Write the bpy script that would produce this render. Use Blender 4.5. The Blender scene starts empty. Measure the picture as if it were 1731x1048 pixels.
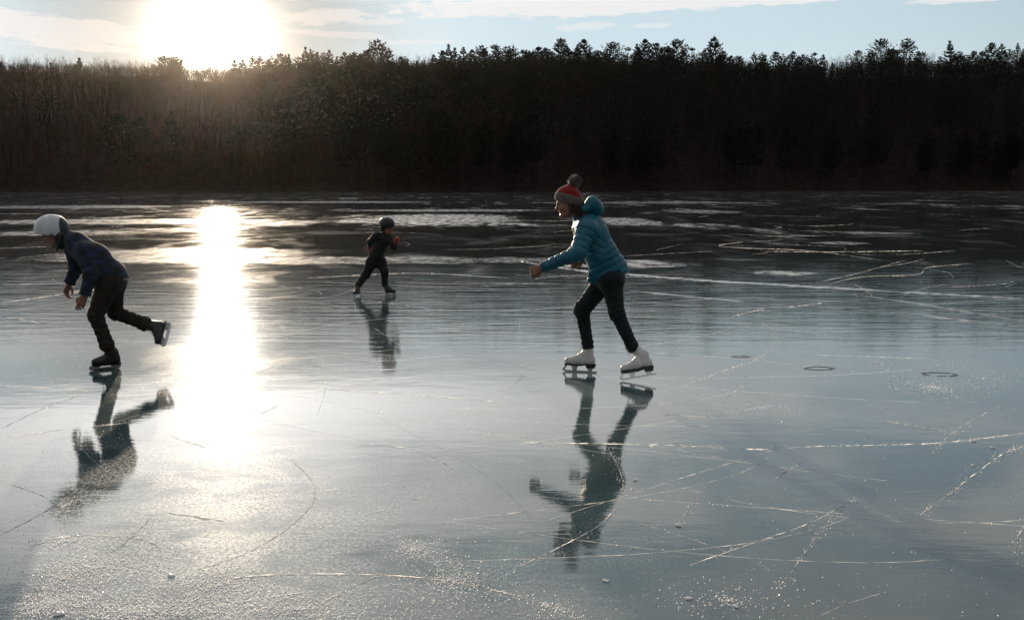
import bpy, math, random
import numpy as np
from mathutils import Vector, Matrix

random.seed(7)
RNG = np.random.default_rng(7)
scene = bpy.context.scene
COL = scene.collection

# ------------------------------------------------------------------ camera
W0, H0, FPX = 1731.0, 1048.0, 1683.0
EYE = 1.5
HORIZON = 317.0
PITCH = math.atan((H0 / 2 - HORIZON) / FPX)
cam_d = bpy.data.cameras.new('camera')
cam_d.sensor_width = 36.0
cam_d.lens = 36.0 * FPX / W0
cam_d.clip_start = 0.05
cam_d.clip_end = 6000
cam = bpy.data.objects.new('camera', cam_d)
COL.objects.link(cam)
cam.location = (0, 0, EYE)
cam.rotation_euler = (math.pi / 2 - PITCH, 0, 0)
scene.camera = cam

def ray(px, py):
    u = (px - W0 / 2) / FPX
    v = (H0 / 2 - py) / FPX
    return np.array((u, math.cos(PITCH) + v * math.sin(PITCH), -math.sin(PITCH) + v * math.cos(PITCH)))

def at(px, py, Y):
    d = ray(px, py)
    return np.array((0, 0, EYE)) + d * (Y / d[1])

def ground(px, py, z=0.0):
    d = ray(px, py)
    return np.array((0, 0, EYE)) + d * ((z - EYE) / d[2])

# ------------------------------------------------------------------ sky and sun
sd = ray(358, 62)
sd /= np.linalg.norm(sd)
SUN_EL = math.asin(sd[2])
SUN_AZ = math.atan2(sd[0], sd[1])
world = bpy.data.worlds.new('World')
scene.world = world
world.use_nodes = True
nt = world.node_tree
for n in list(nt.nodes):
    nt.nodes.remove(n)

class NB:
    """small node builder: numbers and sockets can be mixed"""
    def __init__(self, nt):
        self.nt = nt
    def n(self, t, **kw):
        x = self.nt.nodes.new(t)
        for k, v in kw.items():
            setattr(x, k, v)
        return x
    def put(self, s, v):
        if isinstance(v, bpy.types.NodeSocket):
            self.nt.links.new(v, s)
        elif v is not None:
            s.default_value = v
    def m(self, op, a, b=None, c=None, clamp=False):
        x = self.n('ShaderNodeMath', operation=op, use_clamp=clamp)
        self.put(x.inputs[0], a)
        if b is not None: self.put(x.inputs[1], b)
        if c is not None: self.put(x.inputs[2], c)
        return x.outputs[0]
    def v(self, op, a, b=None, scale=None):
        x = self.n('ShaderNodeVectorMath', operation=op)
        self.put(x.inputs[0], a)
        if b is not None: self.put(x.inputs[1], b)
        if scale is not None: self.put(x.inputs['Scale'], scale)
        return x.outputs['Value'] if op in ('DOT_PRODUCT', 'LENGTH') else x.outputs[0]
    def sep(self, a):
        x = self.n('ShaderNodeSeparateXYZ'); self.put(x.inputs[0], a)
        return x.outputs
    def comb(self, a, b, c):
        x = self.n('ShaderNodeCombineXYZ')
        for i, k in enumerate((a, b, c)): self.put(x.inputs[i], k)
        return x.outputs[0]
    def noise(self, vec, scale, detail=3.0, rough=0.55, dist=0.0, w=None):
        x = self.n('ShaderNodeTexNoise')
        if w is not None:
            x.noise_dimensions = '4D'; x.inputs['W'].default_value = w
        self.put(x.inputs['Vector'], vec)
        x.inputs['Scale'].default_value = scale
        x.inputs['Detail'].default_value = detail
        x.inputs['Roughness'].default_value = rough
        x.inputs['Distortion'].default_value = dist
        return x.outputs[0]
    def ss(self, a, lo, hi, o0=0.0, o1=1.0):
        x = self.n('ShaderNodeMapRange', interpolation_type='SMOOTHSTEP')
        self.put(x.inputs['Value'], a)
        self.put(x.inputs['From Min'], lo); self.put(x.inputs['From Max'], hi)
        self.put(x.inputs['To Min'], o0); self.put(x.inputs['To Max'], o1)
        return x.outputs[0]
    def mixc(self, f, a, b, mode='MIX'):
        x = self.n('ShaderNodeMix', data_type='RGBA', blend_type=mode)
        self.put(x.inputs[0], f); self.put(x.inputs[6], a); self.put(x.inputs[7], b)
        return x.outputs[2]

B = NB(nt)
out = B.n('ShaderNodeOutputWorld')
sky = B.n('ShaderNodeTexSky', sky_type='NISHITA', sun_disc=False)
sky.sun_elevation = SUN_EL
sky.sun_rotation = SUN_AZ
sky.air_density = 1.0
sky.dust_density = 0.6
sky.ozone_density = 1.6
dirv = B.v('NORMALIZE', B.n('ShaderNodeTexCoord').outputs['Generated'])
dx, dy, dz = B.sep(dirv)
# cooler, paler winter air
hsv = B.n('ShaderNodeHueSaturation')
hsv.inputs['Saturation'].default_value = SKY_SAT = 0.62
B.put(hsv.inputs['Color'], sky.outputs[0])
skyc = B.mixc(1.0, hsv.outputs[0], (0.93, 1.0, 1.10, 1), 'MULTIPLY')
# aureole round the sun: thin high cloud scattering the sunlight forward
cosang = B.v('DOT_PRODUCT', dirv, tuple(sd))
ang = B.m('MULTIPLY', B.m('ARCCOSINE', B.m('MINIMUM', cosang, 1.0)), 180 / math.pi)
def gl(width, amp, p=1.0):
    t = B.m('MULTIPLY', ang, -1.0 / width)
    return B.m('MULTIPLY', B.m('EXPONENT', t), amp)
skyc = B.mixc(1.0, skyc, B.ss(ang, 35.0, 108.0, 1.08, 0.22), 'MULTIPLY')
skyc = B.mixc(B.ss(ang, 18.0, 62.0, 0.92, 0.0), skyc, (4.7, 5.85, 6.5, 1))
skyc = B.mixc(1.0, skyc, B.ss(ang, 2.0, 13.0, 0.35, 1.0), 'MULTIPLY')
glow = B.m('ADD', B.m('ADD', gl(0.8, 160.0), gl(1.5, 5.0)), gl(9.0, 0.5))
glowc = B.mixc(1.0, (1.0, 0.95, 0.88, 1), glow, 'MULTIPLY')
skyc = B.mixc(1.0, skyc, glowc, 'ADD')
 
# clouds in azimuth / elevation degrees
az = B.m('MULTIPLY', B.m('ARCTAN2', dx, dy), 180 / math.pi)
el = B.m('MULTIPLY', B.m('ARCSINE', dz), 180 / math.pi)
inv = B.m('DIVIDE', 1.0, B.m('MAXIMUM', B.m('ADD', dz, 0.03), 0.02))
plane = B.comb(B.m('MULTIPLY', dx, inv), B.m('MULTIPLY', dy, inv), 0.0)
wob = B.m('SUBTRACT', B.noise(B.comb(B.m('MULTIPLY', az, 0.16), B.m('MULTIPLY', el, 1.1), 0.0), 1.0, 6, 0.62, 0.4), 0.5)
wob2 = B.m('SUBTRACT', B.noise(B.comb(B.m('MULTIPLY', az, 0.8), B.m('MULTIPLY', el, 3.6), 3.0), 1.0, 5, 0.6), 0.5)
def cl(px, py, rx, ry, amp, tilt=0.0, soft=0.5):
    d = ray(px, py); d = d / np.linalg.norm(d)
    a0 = math.degrees(math.atan2(d[0], d[1])); e0 = math.degrees(math.asin(d[2]))
    k = 180 / math.pi / FPX
    a = B.m('SUBTRACT', az, a0); e = B.m('SUBTRACT', B.m('SUBTRACT', el, e0), B.m('MULTIPLY', a, tilt))
    q = B.m('ADD', B.m('POWER', B.m('ABSOLUTE', B.m('DIVIDE', a, rx * k)), 2.0), B.m('POWER', B.m('ABSOLUTE', B.m('DIVIDE', e, ry * k)), 2.0))
    q = B.m('ADD', q, B.m('ADD', B.m('MULTIPLY', wob, 2.6), B.m('MULTIPLY', wob2, 2.6)))
    return B.ss(q, 1.0, 1.0 - soft, 0.0, amp)
dens = None
for c in [(60, 50, 230, 24, 1.0, -0.07), (560, 30, 90, 14, .8, 0.06), (640, 38, 60, 8, .6, 0.02), (570, 58, 110, 6, .6, -0.03),
          (700, 72, 60, 5, .5, 0.04), (1000, 8, 360, 20, 1.0, 0.03), (1130, 2, 430, 14, 1.0, 0.0), (980, 46, 60, 7, .55, 0.03), (1100, 44, 40, 4, .5, 0.0),
          (1640, -3, 90, 7, .8, 0.0), (760, 20, 60, 8, .6, -0.05)]:
    t = cl(*c)
    dens = t if dens is None else B.m('MAXIMUM', dens, t)
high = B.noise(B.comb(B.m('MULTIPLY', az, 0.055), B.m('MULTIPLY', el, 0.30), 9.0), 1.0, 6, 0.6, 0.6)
sun_boost = B.m('EXPONENT', B.m('MULTIPLY', ang, -1.0 / 11.0))
hi = B.m('MULTIPLY', B.ss(B.m('ADD', high, B.m('MULTIPLY', sun_boost, 0.3)), 0.40, 0.60, 0, 0.8), B.ss(el, 9.9, 12.0))  # cloud added above the view, brightest near the sun, to lift the ice reflections
bright = B.m('ADD', B.ss(ang, 2.0, 12.0, 4.5, 7.3), B.m('MULTIPLY', glow, 0.5))
cloudc = B.mixc(1.0, (1.0, 0.975, 0.96, 1), bright, 'MULTIPLY')
skyc = B.mixc(B.m('MULTIPLY', dens, 0.82), skyc, cloudc)
skyc = B.mixc(hi, skyc, B.mixc(1.0, (1.0, 0.97, 0.94, 1), B.m('ADD', 7.0, B.m('MULTIPLY', sun_boost, 36.0)), 'MULTIPLY'))
bg = B.n('ShaderNodeBackground')
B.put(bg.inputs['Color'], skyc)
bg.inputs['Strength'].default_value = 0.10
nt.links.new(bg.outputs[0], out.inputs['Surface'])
world.cycles.sampling_method = 'MANUAL'
world.cycles.sample_map_resolution = 1024

sun_d = bpy.data.lights.new('sun', 'SUN')
sun_d.energy = 5.0
sun_d.angle = math.radians(0.55)
sun_d.color = (1.0, 0.81, 0.60)
sun = bpy.data.objects.new('sun', sun_d)
COL.objects.link(sun)
sun.rotation_euler = Vector(tuple(sd)).to_track_quat('Z', 'Y').to_euler()
sun.location = (-60, 200, 60)

scene.view_settings.view_transform = 'Standard'
scene.view_settings.look = 'None'
scene.view_settings.exposure = 0.3
scene.view_settings.gamma = 1.0
scene.cycles.sample_clamp_indirect = 6.0
scene.cycles.max_bounces = 6
scene.cycles.transparent_max_bounces = 12
scene.cycles.use_denoising = True

# ------------------------------------------------------------------ helpers
def tag(o, label=None, cat=None, group=None, kind=None):
    if label: o['label'] = label
    if cat: o['category'] = cat
    if group: o['group'] = group
    if kind: o['kind'] = kind
    return o

def empty(name, loc=(0, 0, 0)):
    o = bpy.data.objects.new(name, None)
    o.location = tuple(loc)
    o.empty_display_size = 0.2
    COL.objects.link(o)
    return o

def mesh_obj(name, verts, faces, mat=None, parent=None, smooth=True, world_space=True):
    """faces: ndarray (n,3|4) or list of ndarrays / lists"""
    me = bpy.data.meshes.new(name)
    V = np.asarray(verts, dtype=np.float32)
    if parent is not None and world_space:
        V = V - np.array(parent.matrix_world.translation if False else parent.location, dtype=np.float32)
    if isinstance(faces, np.ndarray):
        nf, k = faces.shape
        me.vertices.add(len(V)); me.vertices.foreach_set('co', V.ravel())
        me.loops.add(nf * k); me.loops.foreach_set('vertex_index', faces.astype(np.int32).ravel())
        me.polygons.add(nf)
        me.polygons.foreach_set('loop_start', np.arange(nf, dtype=np.int32) * k)
        me.polygons.foreach_set('loop_total', np.full(nf, k, dtype=np.int32))
        me.update(calc_edges=True)
        me.validate()
    else:
        me.from_pydata([tuple(map(float, v)) for v in V], [], [tuple(int(i) for i in f) for f in faces])
        me.update()
    if mat is not None:
        for mm in (mat if isinstance(mat, (list, tuple)) else [mat]):
            me.materials.append(mm)
    me.polygons.foreach_set('use_smooth', np.full(len(me.polygons), bool(smooth)))
    o = bpy.data.objects.new(name, me)
    COL.objects.link(o)
    if parent is not None:
        o.parent = parent
    return o

def material(name, color, rough=0.7, spec=0.5, metallic=0.0, var=0.0, vscale=20.0, bump=0.0, bscale=200.0, sheen=0.0, trans=0.0, sss=0.0, ior=None, coat=0.0):
    m = bpy.data.materials.new(name)
    m.use_nodes = True
    b = NB(m.node_tree)
    p = m.node_tree.nodes['Principled BSDF']
    p.inputs['Base Color'].default_value = (*color, 1)
    p.inputs['Roughness'].default_value = rough
    p.inputs['Specular IOR Level'].default_value = spec
    p.inputs['Metallic'].default_value = metallic
    if sheen:
        p.inputs['Sheen Weight'].default_value = sheen
        p.inputs['Sheen Roughness'].default_value = 0.4
    if trans: p.inputs['Transmission Weight'].default_value = trans
    if sss:
        p.inputs['Subsurface Weight'].default_value = sss
        p.inputs['Subsurface Radius'].default_value = (0.012, 0.005, 0.003)
        p.inputs['Subsurface Scale'].default_value = 1.0
    if ior: p.inputs['IOR'].default_value = ior
    if coat: p.inputs['Coat Weight'].default_value = coat
    tc = b.n('ShaderNodeTexCoord').outputs['Object']
    if var:
        nz = b.noise(tc, vscale, 4, 0.6)
        c = b.mixc(b.ss(nz, 0.3, 0.7), (*[x * (1 - var) for x in color], 1), (*[min(1, x * (1 + var)) for x in color], 1))
        b.put(p.inputs['Base Color'], c)
        b.put(p.inputs['Roughness'], b.ss(b.noise(tc, vscale * 1.7, 3), 0.3, 0.7, rough * 0.85, min(1, rough * 1.15)))
    if bump:
        bn = b.n('ShaderNodeBump'); bn.inputs['Strength'].default_value = 0.6; bn.inputs['Distance'].default_value = bump
        b.put(bn.inputs['Height'], b.noise(tc, bscale, 3, 0.6))
        b.put(p.inputs['Normal'], bn.outputs[0])
    return m

def add_translucency(m, w, color):
    b = NB(m.node_tree); p = m.node_tree.nodes['Principled BSDF']; o = m.node_tree.nodes['Material Output']
    t = b.n('ShaderNodeBsdfTranslucent'); t.inputs['Color'].default_value = (*color, 1)
    mx = b.n('ShaderNodeMixShader'); mx.inputs[0].default_value = w
    b.put(mx.inputs[1], p.outputs[0]); b.put(mx.inputs[2], t.outputs[0]); b.put(o.inputs['Surface'], mx.outputs[0])

# ------------------------------------------------------------------ distance-field sculpting
def nrm(v):
    v = np.asarray(v, float); return v / (np.linalg.norm(v) + 1e-12)

def fr(fwd, up):
    f = nrm(fwd); r = nrm(np.cross(up, f)); u = np.cross(f, r)
    return np.stack([f, r, u])           # rows: forward, left, up

class Sdf:
    BIG = 0.08
    def __init__(self, lo, hi, h):
        self.h = h
        self.lo = np.asarray(lo, float)
        n = np.ceil((np.asarray(hi, float) - self.lo) / h).astype(int) + 1
        self.F = np.full(tuple(n), self.BIG, np.float32)
        self.n = n
    def block(self, lo, hi):
        a = np.maximum(np.floor((np.asarray(lo) - self.lo) / self.h).astype(int), 0)
        b = np.minimum(np.ceil((np.asarray(hi) - self.lo) / self.h).astype(int) + 1, self.n)
        if np.any(b <= a): return None, None
        ax = [(self.lo[i] + self.h * np.arange(a[i], b[i])).astype(np.float32) for i in range(3)]
        X, Y, Z = np.meshgrid(*ax, indexing='ij', sparse=True)
        return (slice(a[0], b[0]), slice(a[1], b[1]), slice(a[2], b[2])), (X, Y, Z)
    def merge(self, sl, d, k, op):
        G = self.F[sl]
        if op == 'add':
            if k > 0:
                hh = np.maximum(k - np.abs(G - d), 0) / k
                self.F[sl] = np.minimum(G, d) - hh * hh * k * 0.25
            else:
                self.F[sl] = np.minimum(G, d)
        else:
            d = -d
            if k > 0:
                hh = np.maximum(k - np.abs(G - d), 0) / k
                self.F[sl] = np.maximum(G, d) + hh * hh * k * 0.25
            else:
                self.F[sl] = np.maximum(G, d)
    def cone(self, a, b, ra, rb, k=0.015, op='add', cut=None, flat=None):
        """tapered capsule a->b; cut='b' flattens the far end; flat=(axis, factor) squashes across an axis"""
        a = np.asarray(a, float); b = np.asarray(b, float)
        R = max(ra, rb) * 1.05 + k + 3 * self.h
        sl, P = self.block(np.minimum(a, b) - R, np.maximum(a, b) + R)
        if sl is None: return self
        ab = b - a; L2 = float(ab @ ab) + 1e-12
        q = [P[i] - np.float32(a[i]) for i in range(3)]
        t = (q[0] * ab[0] + q[1] * ab[1] + q[2] * ab[2]) / L2
        tc = np.clip(t, 0, 1)
        e = [q[i] - tc * np.float32(ab[i]) for i in range(3)]
        if flat is not None:
            ax = nrm(flat[0]); s = 1.0 / flat[1] - 1.0
            pr = e[0] * ax[0] + e[1] * ax[1] + e[2] * ax[2]
            d = np.sqrt(e[0] ** 2 + e[1] ** 2 + e[2] ** 2 + pr * pr * ((1 + s) ** 2 - 1))
        else:
            d = np.sqrt(e[0] ** 2 + e[1] ** 2 + e[2] ** 2)
        d = d - (ra + (rb - ra) * tc)
        if cut == 'b':
            L = math.sqrt(L2); d = np.maximum(d, (t - 1) * L)
        self.merge(sl, d.astype(np.float32), k, op)
        return self
    def ell(self, c, rad, frame=None, k=0.015, op='add', p=2.0):
        c = np.asarray(c, float); rad = np.asarray(rad, float)
        R = max(rad) * 1.1 + k + 3 * self.h
        sl, P = self.block(c - R, c + R)
        if sl is None: return self
        q = [P[i] - np.float32(c[i]) for i in range(3)]
        fm = np.eye(3) if frame is None else frame
        l = [(q[0] * fm[j][0] + q[1] * fm[j][1] + q[2] * fm[j][2]) / rad[j] for j in range(3)]
        if p == 2.0:
            k0 = np.sqrt(l[0] ** 2 + l[1] ** 2 + l[2] ** 2)
            k1 = np.sqrt((l[0] / rad[0]) ** 2 + (l[1] / rad[1]) ** 2 + (l[2] / rad[2]) ** 2) + 1e-6
            d = k0 * (k0 - 1) / k1
        else:
            k0 = (np.abs(l[0]) ** p + np.abs(l[1]) ** p + np.abs(l[2]) ** p) ** (1 / p)
            d = (k0 - 1) * min(rad)
        self.merge(sl, np.clip(d, -1, 1).astype(np.float32), k, op)
        return self
    def half(self, c, normal, k=0.0, R=None):
        """cut away everything on the side the normal points to (inside radius R)"""
        nn = nrm(normal); c = np.asarray(c, float)
        R = R or 10
        sl, P = self.block(c - R, c + R)
        if sl is None: return self
        d = (P[0] - c[0]) * nn[0] + (P[1] - c[1]) * nn[1] + (P[2] - c[2]) * nn[2]
        self.merge(sl, (-d).astype(np.float32), k, 'sub')
        return self
    def mesh(self):
        F = self.F
        F[0] = F[-1] = self.BIG; F[:, 0] = F[:, -1] = self.BIG; F[:, :, 0] = F[:, :, -1] = self.BIG
        I = F < 0
        cs = [(i, j, k) for i in (0, 1) for j in (0, 1) for k in (0, 1)]
        n = np.array(F.shape) - 1
        allin = np.ones(tuple(n), bool); anyin = np.zeros(tuple(n), bool)
        for i, j, k in cs:
            s = I[i:i + n[0], j:j + n[1], k:k + n[2]]
            allin &= s; anyin |= s
        act = anyin & ~allin
        idx = np.argwhere(act)
        cid = np.full(tuple(n), -1, np.int32)
        cid[act] = np.arange(len(idx))
        vals = {c: F[idx[:, 0] + c[0], idx[:, 1] + c[1], idx[:, 2] + c[2]] for c in cs}
        S = np.zeros((len(idx), 3)); C = np.zeros(len(idx))
        for c in cs:
            for ax in range(3):
                if c[ax] == 0:
                    d = list(c); d[ax] = 1; d = tuple(d)
                    a, b = vals[c], vals[d]
                    x = (a < 0) != (b < 0)
                    t = np.where(x, a / np.where(x, a - b, 1), 0)
                    pt = np.tile(np.array(c, float), (len(idx), 1)); pt[:, ax] += t
                    S += pt * x[:, None]; C += x
        V = self.lo + (idx + S / C[:, None]) * self.h
        faces = []
        for ax in range(3):
            o1, o2 = [(1, 2), (2, 0), (0, 1)][ax]
            sh = list(F.shape); sh[ax] -= 1
            A = I[tuple(slice(0, sh[i]) for i in range(3))]
            s2 = [slice(0, sh[i]) for i in range(3)]; s2[ax] = slice(1, sh[ax] + 1)
            Bn = I[tuple(s2)]
            e = np.argwhere(A != Bn)
            keep = (e[:, o1] > 0) & (e[:, o2] > 0) & (e[:, o1] < n[o1]) & (e[:, o2] < n[o2])
            e = e[keep]
            ins = A[e[:, 0], e[:, 1], e[:, 2]]
            def cell(d1, d2):
                q = e.copy(); q[:, o1] -= d1; q[:, o2] -= d2
                return cid[q[:, 0], q[:, 1], q[:, 2]]
            f = np.stack([cell(1, 1), cell(0, 1), cell(0, 0), cell(1, 0)], 1)
            f[~ins] = f[~ins][:, ::-1]
            faces.append(f)
        return V, np.concatenate(faces)

def vnormals(V, Fq):
    a, b, c, d = (V[Fq[:, i]] for i in range(4))
    fn = np.cross(c - a, d - b)
    N = np.zeros_like(V)
    for i in range(4): np.add.at(N, Fq[:, i], fn)
    return N / (np.linalg.norm(N, axis=1, keepdims=True) + 1e-12)

def relax(V, Fq, it=1, f=0.5):
    for _ in range(it):
        S = np.zeros_like(V); C = np.zeros(len(V))
        for i in range(4):
            j = (i + 1) % 4
            np.add.at(S, Fq[:, i], V[Fq[:, j]]); np.add.at(C, Fq[:, i], 1)
            np.add.at(S, Fq[:, j], V[Fq[:, i]]); np.add.at(C, Fq[:, j], 1)
        V = V + f * (S / C[:, None] - V)
    return V

def folds(P, amp, freq, seed=0, stretch=(1, 1, 1)):
    """crumple: a few warped sine sheets"""
    r = np.random.default_rng(seed)
    Q = P * np.array(stretch) * freq
    out = np.zeros(len(P)); w = 0
    for i in range(5):
        d = r.normal(size=3); d /= np.linalg.norm(d)
        e = r.normal(size=3); e /= np.linalg.norm(e)
        g = 1.6 ** (i * 0.6)
        ph = 1.3 * np.sin(Q @ e * g * 0.7 + r.uniform(0, 6))
        out += (1 - 2 * np.abs(np.sin((Q @ d) * g + ph + r.uniform(0, 6)))) / g; w += 1 / g
    return amp * out / w
# ------------------------------------------------------------------ ice
def ice_material():
    m = bpy.data.materials.new('lake_ice')
    m.use_nodes = True
    b = NB(m.node_tree)
    p = m.node_tree.nodes['Principled BSDF']
    P = b.n('ShaderNodeNewGeometry').outputs['Position']
    x, y, z = b.sep(P)
    def sc(ax, ay, off=0.0):
        return b.comb(b.m('MULTIPLY', x, ax), b.m('MULTIPLY', y, ay), off)
    # ---- wind-frosted patches, only beyond about twenty metres
    big = b.noise(sc(0.085, 0.040, 1.0), 1.0, 7, 0.62, 0.5)
    mid = b.noise(sc(0.55, 0.16, 4.0), 1.0, 6, 0.66, 0.3)
    far = b.ss(y, 17.0, 45.0)
    fm = b.m('ADD', b.m('MULTIPLY', big, 0.62), b.m('MULTIPLY', mid, 0.38))
    frost = b.m('MULTIPLY', b.ss(fm, 0.555, 0.64), far)
    streak = b.m('MULTIPLY', b.ss(b.noise(sc(0.3, 0.075, 17.0), 1.0, 6, 0.7, 0.4), 0.56, 0.66, 0, 0.75), b.ss(y, 28, 70))
    frost = b.m('MAXIMUM', frost, streak)
    edge = b.m('MULTIPLY', b.m('SUBTRACT', b.noise(sc(1.1, 0.45, 6.0), 1.0, 6, 0.68, 0.3), 0.5), 2.6)
    def patch(px, py, wpx, hpx, amp=0.9):
        c = ground(px, py); a = ground(px + wpx, py); n0 = ground(px, py + hpx); f0 = ground(px, py - hpx)
        cy = (n0[1] + f0[1]) / 2; ry = (f0[1] - n0[1]) / 2; rx = (a[0] - c[0])
        q = b.m('ADD', b.m('POWER', b.m('DIVIDE', b.m('SUBTRACT', x, float(c[0])), float(rx)), 2.0),
                b.m('POWER', b.m('DIVIDE', b.m('SUBTRACT', y, float(cy)), float(ry)), 2.0))
        q = b.m('ADD', q, edge)
        return b.ss(q, 1.0, 0.45, 0.0, amp)
    for c in [(735, 372, 160, 11, .95), (1060, 375, 62, 8, .8), (1040, 446, 140, 9, .85), (1325, 462, 68, 4.5, .8), (1190, 358, 70, 3.5, .7),
              (1420, 411, 50, 3.5, .7), (200, 375, 300, 5, .7), (120, 350, 200, 3.5, .7), (640, 440, 380, 7, .5), (300, 432, 240, 14, .5),
              (90, 395, 150, 5, .6), (760, 356, 190, 2.5, .8), (560, 342, 200, 1.8, .8), (1100, 343, 240, 1.6, .7)]:
        frost = b.m('MAXIMUM', frost, patch(*c))
    # thin dusting of frozen spray, near and far
    fine = b.noise(sc(60, 60), 1.0, 4, 0.75)
    cloud = b.noise(sc(0.55, 0.40, 2.0), 1.0, 6, 0.62, 0.8)
    leftd = b.m('MULTIPLY', b.ss(x, 1.2, -2.2), b.ss(y, 6.5, 3.2))
    dustm = b.m('ADD', b.ss(cloud, 0.50, 0.72, 0.0, 0.55), b.m('MULTIPLY', b.m('MULTIPLY', leftd, 1.5), b.ss(b.noise(sc(2.6, 3.4, 21.0), 1.0, 5, 0.6, 0.6), 0.40, 0.58, 0.12, 1.0)))
    dust = b.m('MULTIPLY', b.ss(fine, 0.44, 0.62), dustm, clamp=True)
    film = b.ss(b.noise(sc(0.9, 0.9, 7.0), 1.0, 6, 0.65, 0.5), 0.45, 0.75, 0.0, 1.0)
    # grain of the frosted parts themselves
    grain = b.ss(b.noise(sc(3.0, 1.1, 3.0), 1.0, 5, 0.7), 0.3, 0.65, 0.12, 1.0)
    frost = b.m('MULTIPLY', frost, grain)
    f = b.m('MINIMUM', b.m('ADD', frost, b.m('MULTIPLY', dust, 0.65)), 1.0)
    clear = b.mixc(film, (0.040, 0.070, 0.076, 1), (0.085, 0.130, 0.134, 1))
    deep = b.ss(y, 9.0, 26.0)
    clear = b.mixc(deep, clear, (0.016, 0.020, 0.022, 1))
    b.put(p.inputs['Base Color'], b.mixc(f, clear, (0.72, 0.75, 0.78, 1)))
    rough = b.m('ADD', b.m('MULTIPLY', b.ss(film, 0, 1, 0.9, 1.35), b.ss(y, 3.6, 7.5, 0.046, 0.062)), b.m('MULTIPLY', f, 0.06))
    b.put(p.inputs['Roughness'], b.m('ADD', 0.42, b.m('MULTIPLY', f, 0.25)))
    p.inputs['IOR'].default_value = 1.31
    b.put(p.inputs['Specular IOR Level'], b.m('MULTIPLY', f, 0.03))
    b.put(p.inputs['Coat Weight'], b.m('SUBTRACT', 1.0, b.m('MULTIPLY', f, 0.85)))
    b.put(p.inputs['Coat Roughness'], rough)
    p.inputs['Coat IOR'].default_value = 1.52
    # ---- relief: refrozen ripples
    r1 = b.noise(sc(4.5, 13.0, 0.0), 1.0, 4, 0.55, 0.2)
    r2 = b.noise(sc(22, 46, 5.0), 1.0, 3, 0.6)
    r3 = b.noise(sc(1.1, 2.0, 8.0), 1.0, 3, 0.5)
    r4 = b.noise(sc(0.9, 5.0, 11.0), 1.0, 5, 0.6, 0.6)
    band = b.m('MULTIPLY', b.ss(y, 8.0, 11.0), b.ss(y, 30.0, 16.0))
    pits = b.ss(b.noise(sc(110, 110, 9.0), 1.0, 2, 0.5), 0.6, 0.8)
    h = b.m('ADD', b.m('MULTIPLY', r1, 0.0006), b.m('MULTIPLY', r2, 0.00010))
    h = b.m('ADD', h, b.m('MULTIPLY', r3, 0.0022))
    h = b.m('ADD', h, b.m('MULTIPLY', b.m('MULTIPLY', r4, band), 0.0045))
    h = b.m('ADD', h, b.m('MULTIPLY', b.m('MULTIPLY', pits, film), 0.00007))
    h = b.m('ADD', h, b.m('MULTIPLY', b.m('MULTIPLY', fine, f), b.ss(y, 10.0, 25.0, 0.00008, 0.0012)))
    bn = b.n('ShaderNodeBump')
    bn.inputs['Strength'].default_value = 1.0
    bn.inputs['Distance'].default_value = 1.0
    b.put(bn.inputs['Height'], h)
    b.put(p.inputs['Normal'], bn.outputs[0]); b.put(p.inputs['Coat Normal'], bn.outputs[0])
    g = b.n('ShaderNodeBsdfAnisotropic'); g.inputs['Roughness'].default_value = 0.46; b.put(g.inputs['Normal'], bn.outputs[0])
    mx = b.n('ShaderNodeMixShader'); b.put(mx.inputs[0], b.ss(film, 0.0, 1.0, 0.0045, 0.010)); b.put(mx.inputs[1], p.outputs[0]); b.put(mx.inputs[2], g.outputs[0])
    b.put(m.node_tree.nodes['Material Output'].inputs['Surface'], mx.outputs[0])
    return m

M_ICE = ice_material()
xs = np.concatenate([-np.geomspace(2500, 2, 24), np.linspace(-1.5, 1.5, 5), np.geomspace(2, 2500, 24)])
ys = np.concatenate([[-400, -60, -10], np.linspace(0, 40, 21), np.geomspace(45, 2500, 24)])
gv = np.array([(a, c, 0.0) for c in ys for a in xs])
nx_ = len(xs)
gf = np.array([(j * nx_ + i, j * nx_ + i + 1, (j + 1) * nx_ + i + 1, (j + 1) * nx_ + i) for j in range(len(ys) - 1) for i in range(nx_ - 1)])
ice = mesh_obj('frozen_lake', gv, gf, M_ICE)
tag(ice, 'frozen lake with glossy dark ice reflecting the low sun and sky', 'ice', kind='structure')

# ---- skate scratches, ridges and shavings (real relief lying on the ice)
M_SNOW = material('ice_shavings', (0.80, 0.82, 0.85), rough=0.30, spec=0.7, var=0.1, vscale=60, sss=0.0)
M_CUT = material('scratched_ice', (0.66, 0.69, 0.72), rough=0.38, spec=0.6, var=0.25, vscale=40, bump=0.002, bscale=300)
M_FROST = material('refrozen_crack', (0.36, 0.40, 0.42), rough=0.5, spec=0.6, var=0.35, vscale=9, bump=0.004, bscale=40)

add_translucency(M_SNOW, .6, (.9, .92, .95)); add_translucency(M_CUT, .85, (.95, .95, .95))
def catmull(pts, step=0.02):
    P = [np.array(p, float) for p in pts]
    P = [2 * P[0] - P[1]] + P + [2 * P[-1] - P[-2]]
    out = []
    for i in range(1, len(P) - 2):
        L = np.linalg.norm(P[i + 1] - P[i]); n = max(2, int(L / step))
        for t in np.linspace(0, 1, n, endpoint=False):
            out.append(0.5 * ((2 * P[i]) + (-P[i - 1] + P[i + 1]) * t + (2 * P[i - 1] - 5 * P[i] + 4 * P[i + 1] - P[i + 2]) * t * t + (-P[i - 1] + 3 * P[i] - 3 * P[i + 1] + P[i + 2]) * t ** 3))
    out.append(P[-2])
    return np.array(out)

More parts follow.
